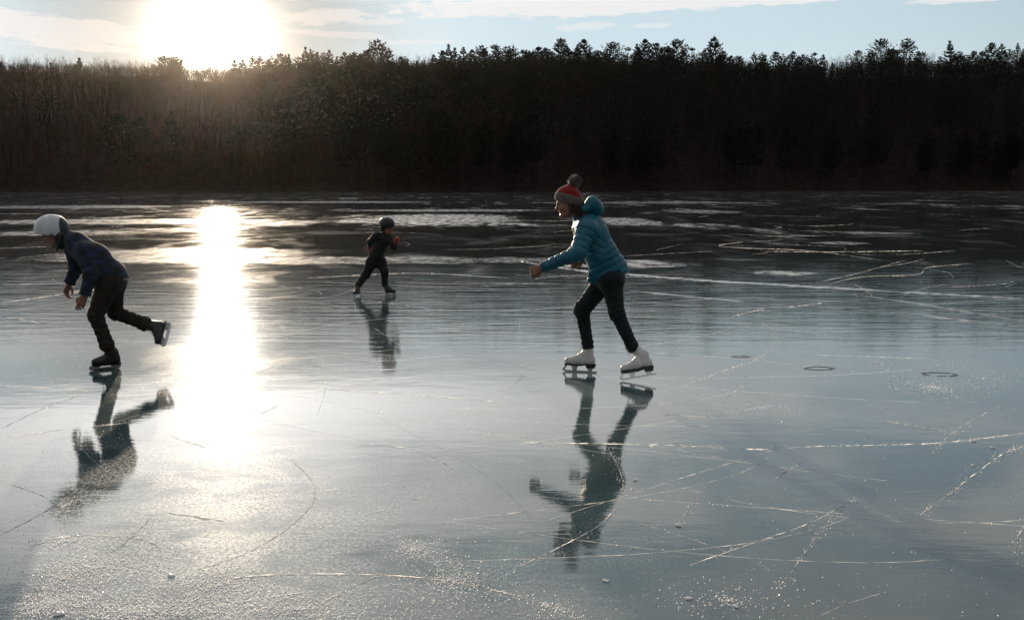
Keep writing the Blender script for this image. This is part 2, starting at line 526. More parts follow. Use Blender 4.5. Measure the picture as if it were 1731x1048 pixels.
# (points in photo pixels mapped onto the ice, line width mm, crumbs per metre, crumb spread m)
LINES = [
 ([(541, 600), (550, 650), (546, 675), (535, 702)], 5, 0, 0),
 ([(548, 658), (700, 668), (868, 682)], 9, 40, .03),
 ([(560, 688), (700, 706), (866, 738)], 0, 120, .07),
 ([(490, 775), (525, 810), (532, 840), (517, 865), (480, 897), (420, 932), (310, 972)], 5, 90, .02),
 ([(50, 924), (100, 909), (175, 905), (250, 914), (273, 932)], 5, 500, .05),
 ([(0, 1040), (100, 985), (200, 925), (262, 868)], 4, 700, .06),
 ([(0, 725), (75, 690), (142, 666)], 8, 70, .02),
 ([(0, 741), (105, 726)], 8, 90, .03), ([(140, 722), (215, 715)], 7, 80, .03),
 ([(287, 737), (350, 757)], 6, 20, .02),
 ([(615, 750), (700, 760), (745, 780), (768, 795)], 6, 60, .02),
 ([(275, 865), (380, 880)], 6, 0, 0), ([(390, 1020), (515, 1000)], 4, 100, .02),
 ([(495, 1048), (560, 1010), (620, 980), (652, 971)], 4, 120, .02),
 ([(270, 992), (450, 972), (650, 972), (775, 985), (866, 1005), (926, 1022), (990, 1048)], 4, 260, .035),
 ([(748, 890), (760, 950), (773, 1010)], 3, 30, .01),
 ([(720, 838), (612, 873)], 3, 60, .02),
 ([(600, 873), (650, 900), (700, 927), (735, 942)], 0, 420, .045),
 ([(125, 740), (150, 770), (185, 800), (222, 811)], 6, 60, .03),
 ([(0, 905), (75, 865), (150, 815)], 5, 10, .02),
 ([(150, 990), (195, 1012), (232, 1042)], 4, 120, .015),
 ([(872, 748), (1016, 750), (1120, 752), (1226, 757)], 7, 260, .05),
 ([(1252, 759), (1300, 760)], 12, 900, .035),
 ([(1331, 757), (1396, 754), (1566, 750), (1660, 741), (1731, 732)], 7, 160, .025),
 ([(1576, 766), (1606, 735), (1645, 710), (1690, 686)], 5, 70, .03),
 ([(1735, 752), (1691, 770), (1631, 815), (1556, 870)], 6, 260, .04),
 ([(1028, 758), (1048, 795), (1051, 840), (1016, 885), (941, 927), (866, 962)], 5, 160, .03),
 ([(1446, 840), (1386, 900), (1346, 955), (1313, 995)], 4, 110, .02),
 ([(1441, 846), (1366, 885), (1266, 920), (1166, 955)], 3, 90, .02),
 ([(1358, 780), (1306, 812)], 4, 30, .02), ([(1181, 835), (1166, 858), (1149, 886)], 4, 60, .02),
 ([(1735, 882), (1717, 920), (1730, 962)], 4, 120, .02),
 ([(1266, 645), (1206, 690)], 6, 15, .03),
 ([(1141, 657), (1216, 630), (1291, 600), (1308, 570), (1291, 547)], 9, 60, .05),
 ([(1466, 607), (1501, 625), (1511, 655), (1545, 667)], 8, 300, .07),
 ([(1561, 605), (1626, 615)], 0, 160, .1), ([(1236, 535), (1291, 522)], 18, 40, .1), ([(1330, 520), (1390, 512)], 14, 60, .12),
 ([(1480, 505), (1462, 490), (1445, 480)], 12, 40, .1),
 ([(1256, 409), (1216, 415), (1246, 419), (1366, 424), (1491, 440)], 55, 0, 0),
 ([(1290, 425), (1400, 426), (1560, 424)], 30, 0, 0),
 ([(1400, 480), (1460, 468), (1550, 464), (1570, 452), (1640, 446)], 18, 0, 0), ([(1380, 478), (1450, 462), (1530, 440)], 14, 0, 0),
 ([(1548, 452), (1600, 460), (1612, 470)], 16, 0, 0), ([(1700, 440), (1720, 450), (1735, 452)], 20, 0, 0),
 ([(0, 512), (60, 504), (133, 493), (180, 488)], 38, 0, 0), ([(10, 535), (60, 545), (66, 553), (20, 570)], 14, 0, 0),
 ([(1566, 660), (1660, 655), (1740, 668)], 0, 60, .2),
 ([(440, 700), (470, 685)], 6, 30, .02), ([(0, 652), (100, 657), (180, 664)], 7, 30, .03),
 ([(430, 535), (470, 548), (482, 560)], 10, 0, 0), ([(860, 470), (700, 462), (520, 470)], 20, 0, 0),
 ([(1100, 560), (1160, 572), (1190, 580)], 10, 20, .05), ([(1380, 600), (1470, 603), (1560, 606)], 5, 80, .06),
 ([(1500, 712), (1560, 722), (1600, 728)], 5, 120, .04), ([(1120, 700), (1180, 704), (1210, 703)], 5, 60, .05),
 ([(520, 1000), (430, 985), (330, 1000), (240, 1040)], 0, 300, .06), ([(0, 812), (90, 850), (120, 930)], 3, 20, .02),
 ([(610, 870), (500, 905), (380, 935)], 0, 90, .08), ([(905, 1010), (910, 1048)], 4, 80, .015),
]
# long sweeping arcs
for _ in range(40):
    Y0 = RNG.uniform(3.4, 8.5) if _ % 2 else RNG.uniform(8, 17)
    c = np.array([RNG.uniform(-.55, .30 if Y0 < 8.5 else .5) * Y0, Y0]); a = RNG.normal() * .7 + (0 if _ % 3 else 1.2); L = RNG.uniform(1.0, 2.6) * (1 + Y0 * .05); bend = RNG.normal() * .9
    p = c.copy(); pts = []
    for s in np.linspace(0, 1, 7):
        aa = a + bend * s * s
        pts.append(tuple(p)); p = p + L / 6 * np.array([math.cos(aa), math.sin(aa)])
    LINES.append((('w', pts), RNG.uniform(1.0, 2.2), RNG.choice([0, 6, 20]), .012))
# random older scratches, faint
for _ in range(90):
    Y0 = RNG.uniform(3.2, 40) if _ % 3 else RNG.uniform(14, 60)
    c = np.array([RNG.uniform(-.55, .55) * Y0, Y0]); a = RNG.uniform(0, math.pi); L = RNG.uniform(.5, 1.6) * (1 + Y0 * .06); bend = RNG.normal() * .5
    pts = []
    for s in np.linspace(-.5, .5, 5):
        aa = a + bend * s
        pts.append(tuple(c + L * s * np.array([math.cos(aa), math.sin(aa)])))
    LINES.append((('w', pts), RNG.uniform(.8, 1.8) * (1 + Y0 * .12), 6 if Y0 < 12 else 0, .02))

rv, rf = [], []; cr_pos = []
for pts, wmm, dens_, spread in LINES:
    if isinstance(pts, tuple):
        G = catmull([(p[0], p[1], 0) for p in pts[1]], 0.03)
    else:
        G = catmull([ground(*p) for p in pts], 0.025)
    n = len(G)
    T = np.gradient(G, axis=0); T /= np.linalg.norm(T, axis=1, keepdims=True) + 1e-9
    S = np.stack([-T[:, 1], T[:, 0], np.zeros(n)], 1)
    s = np.linspace(0, 1, n)
    if wmm > 0:
        w = (wmm if wmm < 13 else 5 + wmm * .2) / (3000.0 if G[:, 1].mean() > 5.2 else 1700.0) * (0.45 + 0.55 * RNG.random(n)) * np.clip(np.minimum(s, 1 - s) * 9 + .15, 0, 1)
        w *= 0.6 + 0.5 * np.sin(s * 17 + RNG.uniform(0, 6)) ** 2
        gap = RNG.random(n) < .06
        w[gap] *= .25
        jit = RNG.normal(size=n) * wmm / 9000.0
        G2 = G + S * jit[:, None]
        zt = np.clip(w * 1.3 * RNG.uniform(.3, 1.5, n), .0008, .0055)
        base = len(rv)
        for i in range(n):
            a = G2[i] - S[i] * w[i]; c = G2[i] + S[i] * w[i]
            rv.append((a[0], a[1], 0.0004)); rv.append((G2[i][0], G2[i][1], .0004)); rv.append((c[0], c[1], 0.0004)); lean = RNG.normal() * 1.2 * w[i]; tw = RNG.normal() * 1.5 * w[i]
            rv.append((G2[i][0] + S[i][0] * lean + T[i][0] * tw, G2[i][1] + S[i][1] * lean + T[i][1] * tw, zt[i]))
        for i in range(n - 1):
            k = base + 4 * i
            rf.append((k, k + 4, k + 5, k + 1)); rf.append((k + 1, k + 5, k + 6, k + 2)); rf.append((k + 1, k + 5, k + 7, k + 3))
    if dens_:
        L = np.linalg.norm(np.diff(G, axis=0), axis=1).sum()
        m_ = int(L * dens_ * (4.0 if G[:, 1].mean() < 4.8 and G[:, 0].mean() < 0 else 2.2))
        ii = RNG.integers(0, n, m_)
        clump = 0.5 + 0.5 * np.sin(ii * .05 + RNG.uniform(0, 6)) + .25
        keep = RNG.random(m_) < clump
        ii = ii[keep]
        off = RNG.normal(size=len(ii)) * spread * .6
        for q, o in zip(G[ii] + S[ii] * off[:, None] + T[ii] * (RNG.normal(size=len(ii)) * .02)[:, None], off):
            cr_pos.append((q[0], q[1], math.exp(RNG.normal() * .5) * .0016))
marks = mesh_obj('skate_scratch', np.array(rv), np.array(rf), M_CUT, smooth=False)
tag(marks, 'pale curved and straight scratches cut across the ice by skate blades', 'skate scratches', kind='stuff')

def cluster(px, py, wpx, hpx, n, size=.0015):
    c = ground(px, py)
    rx = (ground(px + wpx, py) - c)[0]; ry = (ground(px, py - hpx)[1] - ground(px, py + hpx)[1]) / 2
    for _ in range(int(n * 2.2)):
        a, r = RNG.uniform(0, 6.283), abs(RNG.normal()) * .6
        cr_pos.append((c[0] + rx * r * math.cos(a), c[1] + ry * r * math.sin(a), math.exp(RNG.normal() * .5) * size))
for c in [(160, 960, 130, 50, 5200), (90, 1020, 110, 40, 3400), (370, 990, 130, 60, 4200), (230, 1035, 90, 18, 1800, .0022), (110, 915, 60, 14, 900), (760, 980, 130, 60, 1500),
          (1230, 1015, 140, 40, 260, .0022), (1580, 655, 60, 20, 560, .0019), (1660, 640, 90, 30, 260, .0019), (500, 1030, 260, 40, 2600), (110, 855, 40, 25, 350), (160, 740, 60, 14, 90),
          (940, 1030, 60, 30, 300), (700, 930, 50, 22, 500), (1290, 690, 100, 18, 160), (650, 610, 30, 20, 60)]:
    cluster(*c)
for _ in range(9000):
    Y0 = 3.0 + 13 * RNG.random() ** 1.6
    cr_pos.append((RNG.uniform(-.56, .56) * (Y0 + 1), Y0, math.exp(RNG.normal() * .45) * .0014))
cp = np.array(cr_pos)
n = len(cp)
az_ = RNG.uniform(0, 2 * math.pi, n); tl = RNG.normal(size=n) * .55
U = np.stack([np.cos(az_), np.sin(az_), np.zeros(n)], 1)
Wv = np.stack([-np.sin(az_) * np.sin(tl), np.cos(az_) * np.sin(tl), np.cos(tl)], 1)
sz = np.minimum(cp[:, 2], .0030) * .74
C0 = np.stack([cp[:, 0], cp[:, 1], np.zeros(n)], 1)
j = RNG.uniform(.6, 1.4, (n, 4, 1))
Vc = np.stack([C0 - U * sz[:, None] + (0, 0, .0003), C0 + U * sz[:, None] + (0, 0, .0003), C0 + U * sz[:, None] * .7 + Wv * sz[:, None] * 1.5 * j[:, 2], C0 - U * sz[:, None] * .6 + Wv * sz[:, None] * 1.5 * j[:, 3]], 1)
Fc = (np.arange(n) * 4)[:, None] + np.arange(4)
cr = mesh_obj('ice_shavings', Vc.reshape(-1, 3), Fc, M_SNOW, smooth=False)
tag(cr, 'sparkling crumbs of shaved ice scattered along the skate tracks', 'ice shavings', kind='stuff')

# refrozen cracks crossing the lake on the right
def crack(pts, w, seed):
    r = np.random.default_rng(seed)
    G = catmull([ground(*p) for p in pts], 0.06)
    n = len(G); T = np.gradient(G, axis=0); T /= np.linalg.norm(T, axis=1, keepdims=True)
    S = np.stack([-T[:, 1], T[:, 0], np.zeros(n)], 1)
    V, Fq = [], []
    k = np.convolve(r.random(n + 40), np.ones(12) / 12, 'same')[20:n + 20]
    k2 = np.convolve(r.random(n + 40), np.ones(30) / 30, 'same')[20:n + 20]
    for i in range(n):
        e = min(1, i / 12 + .1, (n - 1 - i) / 12 + .1)
        a = w * (.1 + 1.1 * k[i]) * e * (1.0 if k2[i] > .50 else .18) * (.25 + 1.5 * r.random()); off = (k2[i] - .5) * w * 7
        rowv = [-a, -a * .45, 0.0, a * .5, a]
        hs = [.0004, .004 + .006 * r.random(), -.0 + .0015, .005 + .006 * r.random(), .0004]
        for s_, h_ in zip(rowv, hs):
            q = G[i] + S[i] * (s_ + off); V.append((q[0], q[1], h_))
    for i in range(n - 1):
        for j in range(4):
            a = i * 5 + j; Fq.append((a, a + 5, a + 6, a + 1))
    return V, Fq
for nm, pts, w, lab in [
   ('refrozen_crack', [(1040, 462), (1130, 470), (1291, 481), (1491, 492), (1740, 506)], .17, 'widest pale refrozen crack running from behind the woman to the right edge'),
   ('refrozen_crack', [(1060, 492), (1200, 505), (1340, 518), (1520, 530), (1740, 556)], .07, 'thin refrozen crack crossing below the widest crack at right'),
   ('refrozen_crack', [(1440, 497), (1560, 515), (1740, 545)], .05, 'short branch crack slanting down from the widest crack'),
   ('refrozen_crack', [(870, 440), (960, 455), (1050, 470)], .10, 'pale refrozen crack passing just behind the woman in the teal jacket'),
   ]:
    V, Fq = crack(pts, w, len(lab))
    tag(mesh_obj(nm, np.array(V), np.array(Fq), M_FROST, smooth=True), lab, 'ice crack', 'refrozen cracks across the lake')

M_HOLE = material('dark_refrozen_ice', (0.012, 0.018, 0.02), rough=0.25, spec=0.3, var=0.4, vscale=25, bump=0.004, bscale=50)
for i, (px, py, wpx, lab) in enumerate([(1252, 603, 17, 'small dark refrozen ring in the ice nearest the woman'), (1386, 623, 24, 'dark oval refrozen ring, middle of the three'),
                                 (1590, 633, 28, 'dark oval refrozen ring farthest right on the ice')]):
    c = ground(px, py); rx = (ground(px + wpx, py) - c)[0]; ry = rx * .75
    r = np.random.default_rng(i + 3); V, Fq = [], []
    N = 48
    for j in range(N):
        a = 2 * math.pi * j / N
        wv = 1 + .1 * math.sin(2 * a + i) + .06 * r.normal()
        t = (.62 if i == 0 else .18) + .10 * math.sin(a * 1 + 2.4) + .06 * r.random()
        for rr, z in ((1 - t, .0006), (1 - t * .5, .004), (1.0, .0006)):
            V.append((c[0] + rx * wv * rr * math.cos(a), c[1] + ry * wv * rr * math.sin(a), z))
    for j in range(N):
        a = 3 * j; bb = 3 * ((j + 1) % N)
        if (j // 4) == 3 + 2 * i or r.random() < .05: continue
        Fq += [(a, bb, bb + 1, a + 1), (a + 1, bb + 1, bb + 2, a + 2)]
    tag(mesh_obj('ice_ring', np.array(V), np.array(Fq), M_HOLE), lab, 'ice ring', 'refrozen rings in the ice')

chips = [(1647, 746, .016, 'white ice chip beside the upper slanting scratch at right'), (1679, 757, .018, 'white ice chip below the long scratch near the right edge'),
         (1644, 787, .012, 'small ice chip near the slanting scratch at far right'), (1073, 811, .017, 'lone ice chip right of the woman reflection'),
         (1149, 888, .02, 'ice chip at the lower end of a short scratch'), (1024, 981, .013, 'small ice chip below the woman reflection'),
         (1446, 848, .012, 'tiny ice chip where two long scratches meet'), (1165, 1012, .016, 'flat ice chip near the bottom centre'),
         (100, 1038, .022, 'lumpy ice chip in the shavings at bottom left'), (1245, 1025, .012, 'small ice chip at bottom right of centre'), (290, 973, .014, 'ice chip on the frosted patch at lower left')]
for i, (px, py, s, lab) in enumerate(chips):
    r = np.random.default_rng(i + 50); c = ground(px, py)
    D = Sdf((-.04, -.04, -.02), (.04, .04, .03), .0022)
    for _ in range(5):
        D.ell(r.normal(size=3) * s * np.array((.4, .3, .08)) + (0, 0, s * .2), s * r.uniform(.3, .6, 3) * (1, 1, .6), k=.002)
    D.half(np.zeros(3) + (0, 0, .0), (0, 0, -1))
    V, Fq = D.mesh()
    o = mesh_obj('ice_chip', V, Fq, M_SNOW, smooth=False); o.location = (c[0], c[1], 0)
    tag(o, lab, 'ice chip', 'loose ice chips')
# ------------------------------------------------------------------ far shore: terrain and forest
UX = np.array([-1.3, -.6, -.514, 0, .514, .7, 1.3])
def shore(u): return np.interp(u, UX, [250, 272, 278, 318, 470, 520, 560]) + 5 * np.sin(np.asarray(u) * 23) + 2.5 * np.sin(np.asarray(u) * 71)
SKY_X = [-700, 0, 60, 120, 200, 260, 285, 315, 330, 395, 410, 450, 500, 560, 600, 640, 700, 760, 800, 860, 900, 945, 990, 1030, 1060, 1090, 1135, 1165, 1195, 1230, 1290, 1330, 1370, 1430, 1475, 1515, 1560, 1620, 1655, 1690, 1731, 2500]
SKY_Y = [92, 91, 95, 94, 98, 99, 96, 101, 102, 102, 100, 99, 97, 93, 90, 90, 91, 86, 87, 83, 84, 82, 84, 85, 88, 86, 86, 89, 88, 92, 95, 95, 95, 92, 86, 86, 91, 92, 86, 86, 84, 84]
def skyline(u):
    px = u * FPX + W0 / 2
    return np.interp(px, SKY_X, SKY_Y)
def tan_el(u, py):
    v = (H0 / 2 - py) / FPX
    return (-math.sin(PITCH) + v * math.cos(PITCH)) / (math.cos(PITCH) + v * math.sin(PITCH))
DEPTH = 120.0
TREE = 12.5
def tree_h(u): return np.interp(u, [-.35, -.2], [6.5, TREE])
def ridge_ground(u):
    g = EYE + tan_el(u, skyline(u)) * (shore(u) + DEPTH) - tree_h(u)
    return .3 + (g - .3) * np.interp(np.abs(u), [.62, .8, 1.0, 1.25], [1, .78, .4, 0])
def terr(u, d):
    s = (d - shore(u)) / DEPTH
    g = ridge_ground(u)
    up = np.clip(s, 0, 1)
    z = 0.25 + (g - .25) * (up * (1.25 - .25 * up))
    z = np.where(s > 1, g + (s - 1) * 2.0 * np.clip(1.6 - s, -3, 1), z)
    z = np.where(s < 0, 0.25 + s * 12, z)
    return np.maximum(z, -3)
us = np.linspace(-1.3, 1.3, 131); ss_ = np.concatenate([[-.05, -.01, 0.0], np.linspace(.04, 1.2, 20), [1.5, 2, 3]])
tv = []
for s in ss_:
    for u in us:
        d = shore(u) + s * DEPTH; x = u * d
        tv.append((x, d, float(terr(u, d)) + (.5 * math.sin(x * .07) * math.sin(d * .09) if s > 0.02 else 0)))
nu = len(us)
tf = np.array([(j * nu + i, j * nu + i + 1, (j + 1) * nu + i + 1, (j + 1) * nu + i) for j in range(len(ss_) - 1) for i in range(nu - 1)])
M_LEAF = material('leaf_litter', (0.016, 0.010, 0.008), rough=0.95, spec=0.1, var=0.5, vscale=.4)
tag(mesh_obj('hillside', np.array(tv), tf, M_LEAF), 'wooded hillside rising behind the far shore', 'hill', kind='structure')

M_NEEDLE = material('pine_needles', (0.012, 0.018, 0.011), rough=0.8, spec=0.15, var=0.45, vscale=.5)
M_BARK = material('bark', (0.028, 0.021, 0.017), rough=0.95, spec=0.1, var=0.4, vscale=3)
M_TWIG = material('bare_twigs', (0.042, 0.025, 0.019), rough=0.9, spec=0.1, var=0.4, vscale=.6)

class Tri:
    def __init__(self): self.v = []; self.f = []; self.c = 0
    def tube(self, a, b, ra, rb, n=3):
        a = np.asarray(a, float); b = np.asarray(b, float)
        d = b - a; L = np.linalg.norm(d)
        if L < 1e-6: return
        d /= L; e = np.cross(d, (0.3, 0.5, 0.81)); e /= np.linalg.norm(e); g = np.cross(d, e)
        th = np.arange(n) * 2 * math.pi / n
        r = np.outer(np.cos(th), e) + np.outer(np.sin(th), g)
        self.v.append(a + r * ra); self.v.append(b + r * rb)
        i = np.arange(n); j = (i + 1) % n
        self.f.append(np.stack([i, j, j + n, i + n], 1) + self.c); self.c += 2 * n
    def clumps(self, C, D, L, Wd):
        """flat elongated needle sprays: centres C, directions D"""
        n = len(C)
        D = D / (np.linalg.norm(D, axis=1, keepdims=True) + 1e-9)
        S = np.cross(D, RNG.normal(size=(n, 3))); S /= np.linalg.norm(S, axis=1, keepdims=True) + 1e-9
        L = np.asarray(L).reshape(-1, 1); Wd = np.asarray(Wd).reshape(-1, 1)
        V = np.stack([C - D * L * .3, C + S * Wd, C + D * L * .7, C - S * Wd], 1)
        self.v.append(V.reshape(-1, 3))
        self.f.append((np.arange(n)[:, None] * 4 + np.arange(4)) + self.c); self.c += 4 * n
    def arr(self):
        return np.concatenate(self.v), np.concatenate(self.f)

def pine(h, seed, full=1.0, open_=0.0, levels=22, twigs=15, rnd=0.0):
    """white pine: irregular tiers of upswept limbs. returns trunk, crown"""
    r = np.random.default_rng(seed)
    t = Tri(); c = Tri()
    lean = r.normal(size=2) * .012
    pts = [np.array((lean[0] * z * 1.0 + .15 * math.sin(z * .3 + seed), lean[1] * z, z)) for z in np.linspace(0, h, 9)]
    for i in range(8):
        ra = h * .0125 * (1 - i / 8.4) + .03; rb = h * .0125 * (1 - (i + 1) / 8.4) + .03
        t.tube(pts[i], pts[i + 1], ra, rb, 6)
    zs = np.linspace(.30, .97, levels) + r.normal(size=levels) * .008
    for z in zs:
        if r.random() < open_: continue
        q = (z - .30) / .67
        R = h * .29 * full * (math.sin(math.pi * min(1, .18 + q * .5) ** .9) if q < .45 else max(0, 1.02 - q) / .57 * .78) * r.uniform(.82, 1.12)
        R = R * (1 - rnd) + rnd * h * .26 * full * math.sin(math.pi * min(1, .12 + q * .86)) ** .6 * r.uniform(.6, 1.15)
        R = max(R, h * .016)
        nb = r.integers(4, 6)
        a0 = r.uniform(0, 6.28)
        for k in range(nb):
            a = a0 + k * 6.283 / nb + r.normal() * .25
            Lb = R * r.uniform(.72, 1.1)
            base = np.array([np.interp(z * h, [p[2] for p in pts], [p[j] for p in pts]) for j in range(3)])
            up0, up1 = (.05 + .25 * q), (.32 + .5 * q)
            d = np.array((math.cos(a), math.sin(a), 0))
            p0 = base; p1 = base + d * Lb * .55 + np.array((0, 0, Lb * .5 * up0)); p2 = base + d * Lb + np.array((0, 0, Lb * .5 * (up0 + up1)))
            t.tube(p0, p1, h * .0028 * (1.2 - q), h * .002, 3); t.tube(p1, p2, h * .002, h * .0008, 3)
            m = int(twigs * (1 if Lb > 1.5 else .7))
            s = np.linspace(.30, 1.0, m)
            P = np.where(s[:, None] < .55, p0 + (p1 - p0) * (s[:, None] / .55), p1 + (p2 - p1) * ((s[:, None] - .55) / .45))
            P = P + r.normal(size=P.shape) * Lb * .075 * np.array((1, 1, .55))
            D = (p2 - p0) / Lb + r.normal(size=P.shape) * .55 + np.array((0, 0, .35))
            Ls = h * .031 * r.uniform(.7, 1.35, m)
            c.clumps(P, D, Ls, Ls * .30)
            P2 = P + r.normal(size=P.shape) * Lb * .06
            c.clumps(P2, D + r.normal(size=P.shape) * .9, Ls * .8, Ls * .25)
    tip = pts[-1]
    c.clumps(np.array([tip - (0, 0, .3), tip - (0, 0, 1.0), tip - (0, 0, .6)]), np.array([(0, 0, 1.), (.1, 0, 1), (-.3, .2, 1)]), [h * .05] * 3, [h * .012] * 3)
    return t.arr(), c.arr()

def bare(h, seed, depth=4):
    r = np.random.default_rng(seed)
    t = Tri(); c = Tri()
    def grow(p, d, L, rad, lv):
        n = 2 if lv < 2 else 1
        q = p
        for i in range(n):
            d = nrm(d + r.normal(size=3) * .09 + np.array((0, 0, .05)))
            nq = q + d * L / n
            (t if lv < 2 else c).tube(q, nq, rad * (1 - .25 * i), rad * (.75 - .25 * i), 4 if lv < 2 else 3)
            q = nq
            if lv == 0 and i == 0: pass
        if lv >= depth: return
        for k in range(r.integers(3, 5) if lv else r.integers(4, 6)):
            a = r.uniform(.25, .75) if lv else r.uniform(.15, .55)
            ax = nrm(np.cross(d, r.normal(size=3)))
            nd = nrm(d * math.cos(a) + ax * math.sin(a) + np.array((0, 0, .22)))
            st = q - d * L * r.uniform(0, .45) if k else q
            grow(st, nd, L * r.uniform(.5, .78), rad * .5, lv + 1)
    grow(np.zeros(3), np.array((0, 0, 1.)), h * .42, h * .011, 0)
    (tv_, tf_), (cv, cf) = t.arr(), c.arr()
    s = h / max(cv[:, 2].max(), 1)
    return (tv_ * s, tf_), (cv * s, cf)

def proto(name, parts, mats, names):
    ms = []
    for (V, Fq), m, nm in zip(parts, mats, names):
        me = bpy.data.meshes.new(nm)
        n_, k = Fq.shape
        me.vertices.add(len(V)); me.vertices.foreach_set('co', V.astype(np.float32).ravel())
        me.loops.add(n_ * k); me.loops.foreach_set('vertex_index', Fq.astype(np.int32).ravel())
        me.polygons.add(n_); me.polygons.foreach_set('loop_start', np.arange(n_, dtype=np.int32) * k); me.polygons.foreach_set('loop_total', np.full(n_, k, dtype=np.int32))
        me.update(calc_edges=True); me.materials.append(m)
        ms.append(me)
    return ms
PINES = [proto('pine', pine(20, s, f, o, rnd=q), (M_BARK, M_NEEDLE), ('trunk', 'crown')) for s, f, o, q in
         [(1, .85, .06, .2), (2, 1.15, .1, .45), (3, 1.1, .04, .15), (4, .7, .15, .0), (5, 1.0, .0, .55), (6, .75, .25, .3), (8, 1.25, .08, .7), (9, .9, .1, .85), (10, 1.1, .12, .6), (12, .8, .05, .4), (14, 1.3, .2, .5)]]
BARES = [proto('bare', bare(17, s), (M_TWIG, M_TWIG), ('trunk', 'crown')) for s in (11, 12, 13, 14, 15)]

def place_tree(name, protos, k, loc, h, ref, label, group, cat='tree'):
    e = empty(name, loc)
    s = h / ref
    e.scale = (s, s, s); e.rotation_euler = (0, 0, RNG.uniform(0, 6.28))
    for me, nm in zip(protos[k % len(protos)], ('trunk', 'crown')):
        o = bpy.data.objects.new(nm, me); COL.objects.link(o); o.parent = e
    tag(e, label, cat, group)
    return e

used = []
# pines and bare trees one can tell apart on the skyline: (apex x, apex y, height m, variant, label)
NAMED = [
 (643, 66, 27, 1, 'lone tall pine rising highest above the treeline behind the small child'),
 (524, 80, 21, 3, 'pointed pine on the ridge just right of the sun glare'),
 (563, 85, 19, 5, 'narrow pine spire left of the lone tall ridge pine'),
 (661, 80, 20, 0, 'shorter pine directly right of the lone tall ridge pine'),
 (761, 75, 23, 3, 'narrow pine spire on the ridge midway between child and woman'),
 (784, 80, 20, 5, 'small pine right of the narrow spire near the middle ridge'),
 (868, 77, 21, 0, 'pointed pine on the ridge at the very middle of the picture'),
 (946, 65, 26, 4, 'bushy tall pine above the woman, left of a pair'),
 (983, 65, 26, 2, 'ragged tall pine above the woman, right of a pair'),
 (1031, 71, 25, 6, 'broad pine on the ridge just right of the pair above the woman'),
 (1086, 66, 26, 2, 'wide double topped pine on the ridge with brushy tips'),
 (1104, 72, 23, 4, 'pine joined to the right of the wide double topped pine'),
 (1137, 67, 26, 6, 'rounded dense pine just left of the big spreading pine'),
 (1195, 62, 30, 2, 'big spreading pine standing alone above the right ridge'),
 (1265, 88, 19, 0, 'low pine top right of the big spreading pine'),
 (1302, 87, 19, 4, 'low round pine top near the bare gap in the right ridge'),
 (1330, 86, 19, 2, 'low pine beside the fuzzy bare trees of the right ridge'),
 (1475, 66, 28, 6, 'widest bushy pine on the right part of the ridge'),
 (1517, 64, 27, 1, 'tall pine with open crown right of the widest bushy pine'),
 (1588, 69, 26, 3, 'sparse thin topped pine on the right ridge'),
 (1656, 72, 25, 4, 'dense pine near the right edge, left of a forked top'),
 (1674, 74, 23, 5, 'forked narrow pine near the right edge of the ridge'),
 (1727, 72, 25, 2, 'pine cut by the right edge of the picture'),
 (908, 79, 21, 4, 'low pine left of the pair above the woman'),
 (800, 83, 19, 2, 'low broad pine crown right of the middle spires'),
 (437, 93, 18, 0, 'glare washed pine top just right of the sun'),
]
def at_ridge(px, py_, dd, h):
    u = (px - W0 / 2) / FPX
    d = shore(u) + DEPTH + dd
    z = EYE + tan_el(u, py_) * d
    return (u * d, d, z - h)
for px, py_, h, k, lab in NAMED:
    u = (px - W0 / 2) / FPX
    loc = at_ridge(px, py_, -4, h)
    place_tree('pine_tree', PINES, k, loc, h * 1.0, 20.0, lab, 'tall pines standing out on the skyline'); used.append(px)
# bare skyline trees
n_ind = len(NAMED)
x = -14
while x < 1745:
    left = x < 420
    isb = RNG.random() < (.93 if left else .12) or 1385 < x < 1432 or 690 < x < 730
    if 285 < x < 322: isb = False
    if 322 < x < 405: isb = True
    u = (x - W0 / 2) / FPX
    yb = skyline(u) + RNG.normal() * 2.0 + (-3 if isb else -abs(RNG.normal()) * 3.2 + 3 * math.sin(x * .021) + 2 * math.sin(x * .057))
    h = RNG.uniform(15, 20) if isb else RNG.uniform(15, 21)
    if not isb and min(abs(x - a) for a in used) < 7: x += 8; continue
    loc = at_ridge(x, yb, RNG.uniform(-10, 8), h)
    if isb:
        place_tree('bare_tree', BARES, RNG.integers(9), loc, h, 17.0, 'thin leafless tree in the fuzzy rows along the top of the ridge', 'leafless trees along the ridge top')
    else:
        place_tree('pine_tree', PINES, RNG.integers(11), loc, h, 20.0, 'dark ordinary pine filling the even treeline between the taller pines', 'ordinary pines along the ridge top')
    n_ind += 1
    x += RNG.uniform(6, 10) if isb else (RNG.uniform(3.5, 7) if RNG.random() < .5 else RNG.uniform(9, 16))
# shoreline row
while n_ind < 298:
    u = RNG.uniform(-.52, .52)
    d = shore(u) + RNG.uniform(1.5, 9)
    z = float(terr(u, d)) - .3
    if RNG.random() < (.75 if u < -.2 else .45):
        place_tree('bare_tree', BARES, RNG.integers(9), (u * d, d, z), RNG.uniform(13, 20), 17.0, 'thin leafless tree at the foot of the woods on the far shoreline', 'leafless trees along the far shoreline')
    else:
        place_tree('pine_tree', PINES, RNG.integers(9), (u * d, d, z), RNG.uniform(16, 24), 20.0, 'dark pine at the foot of the woods on the far shoreline', 'pines along the far shoreline')
    n_ind += 1
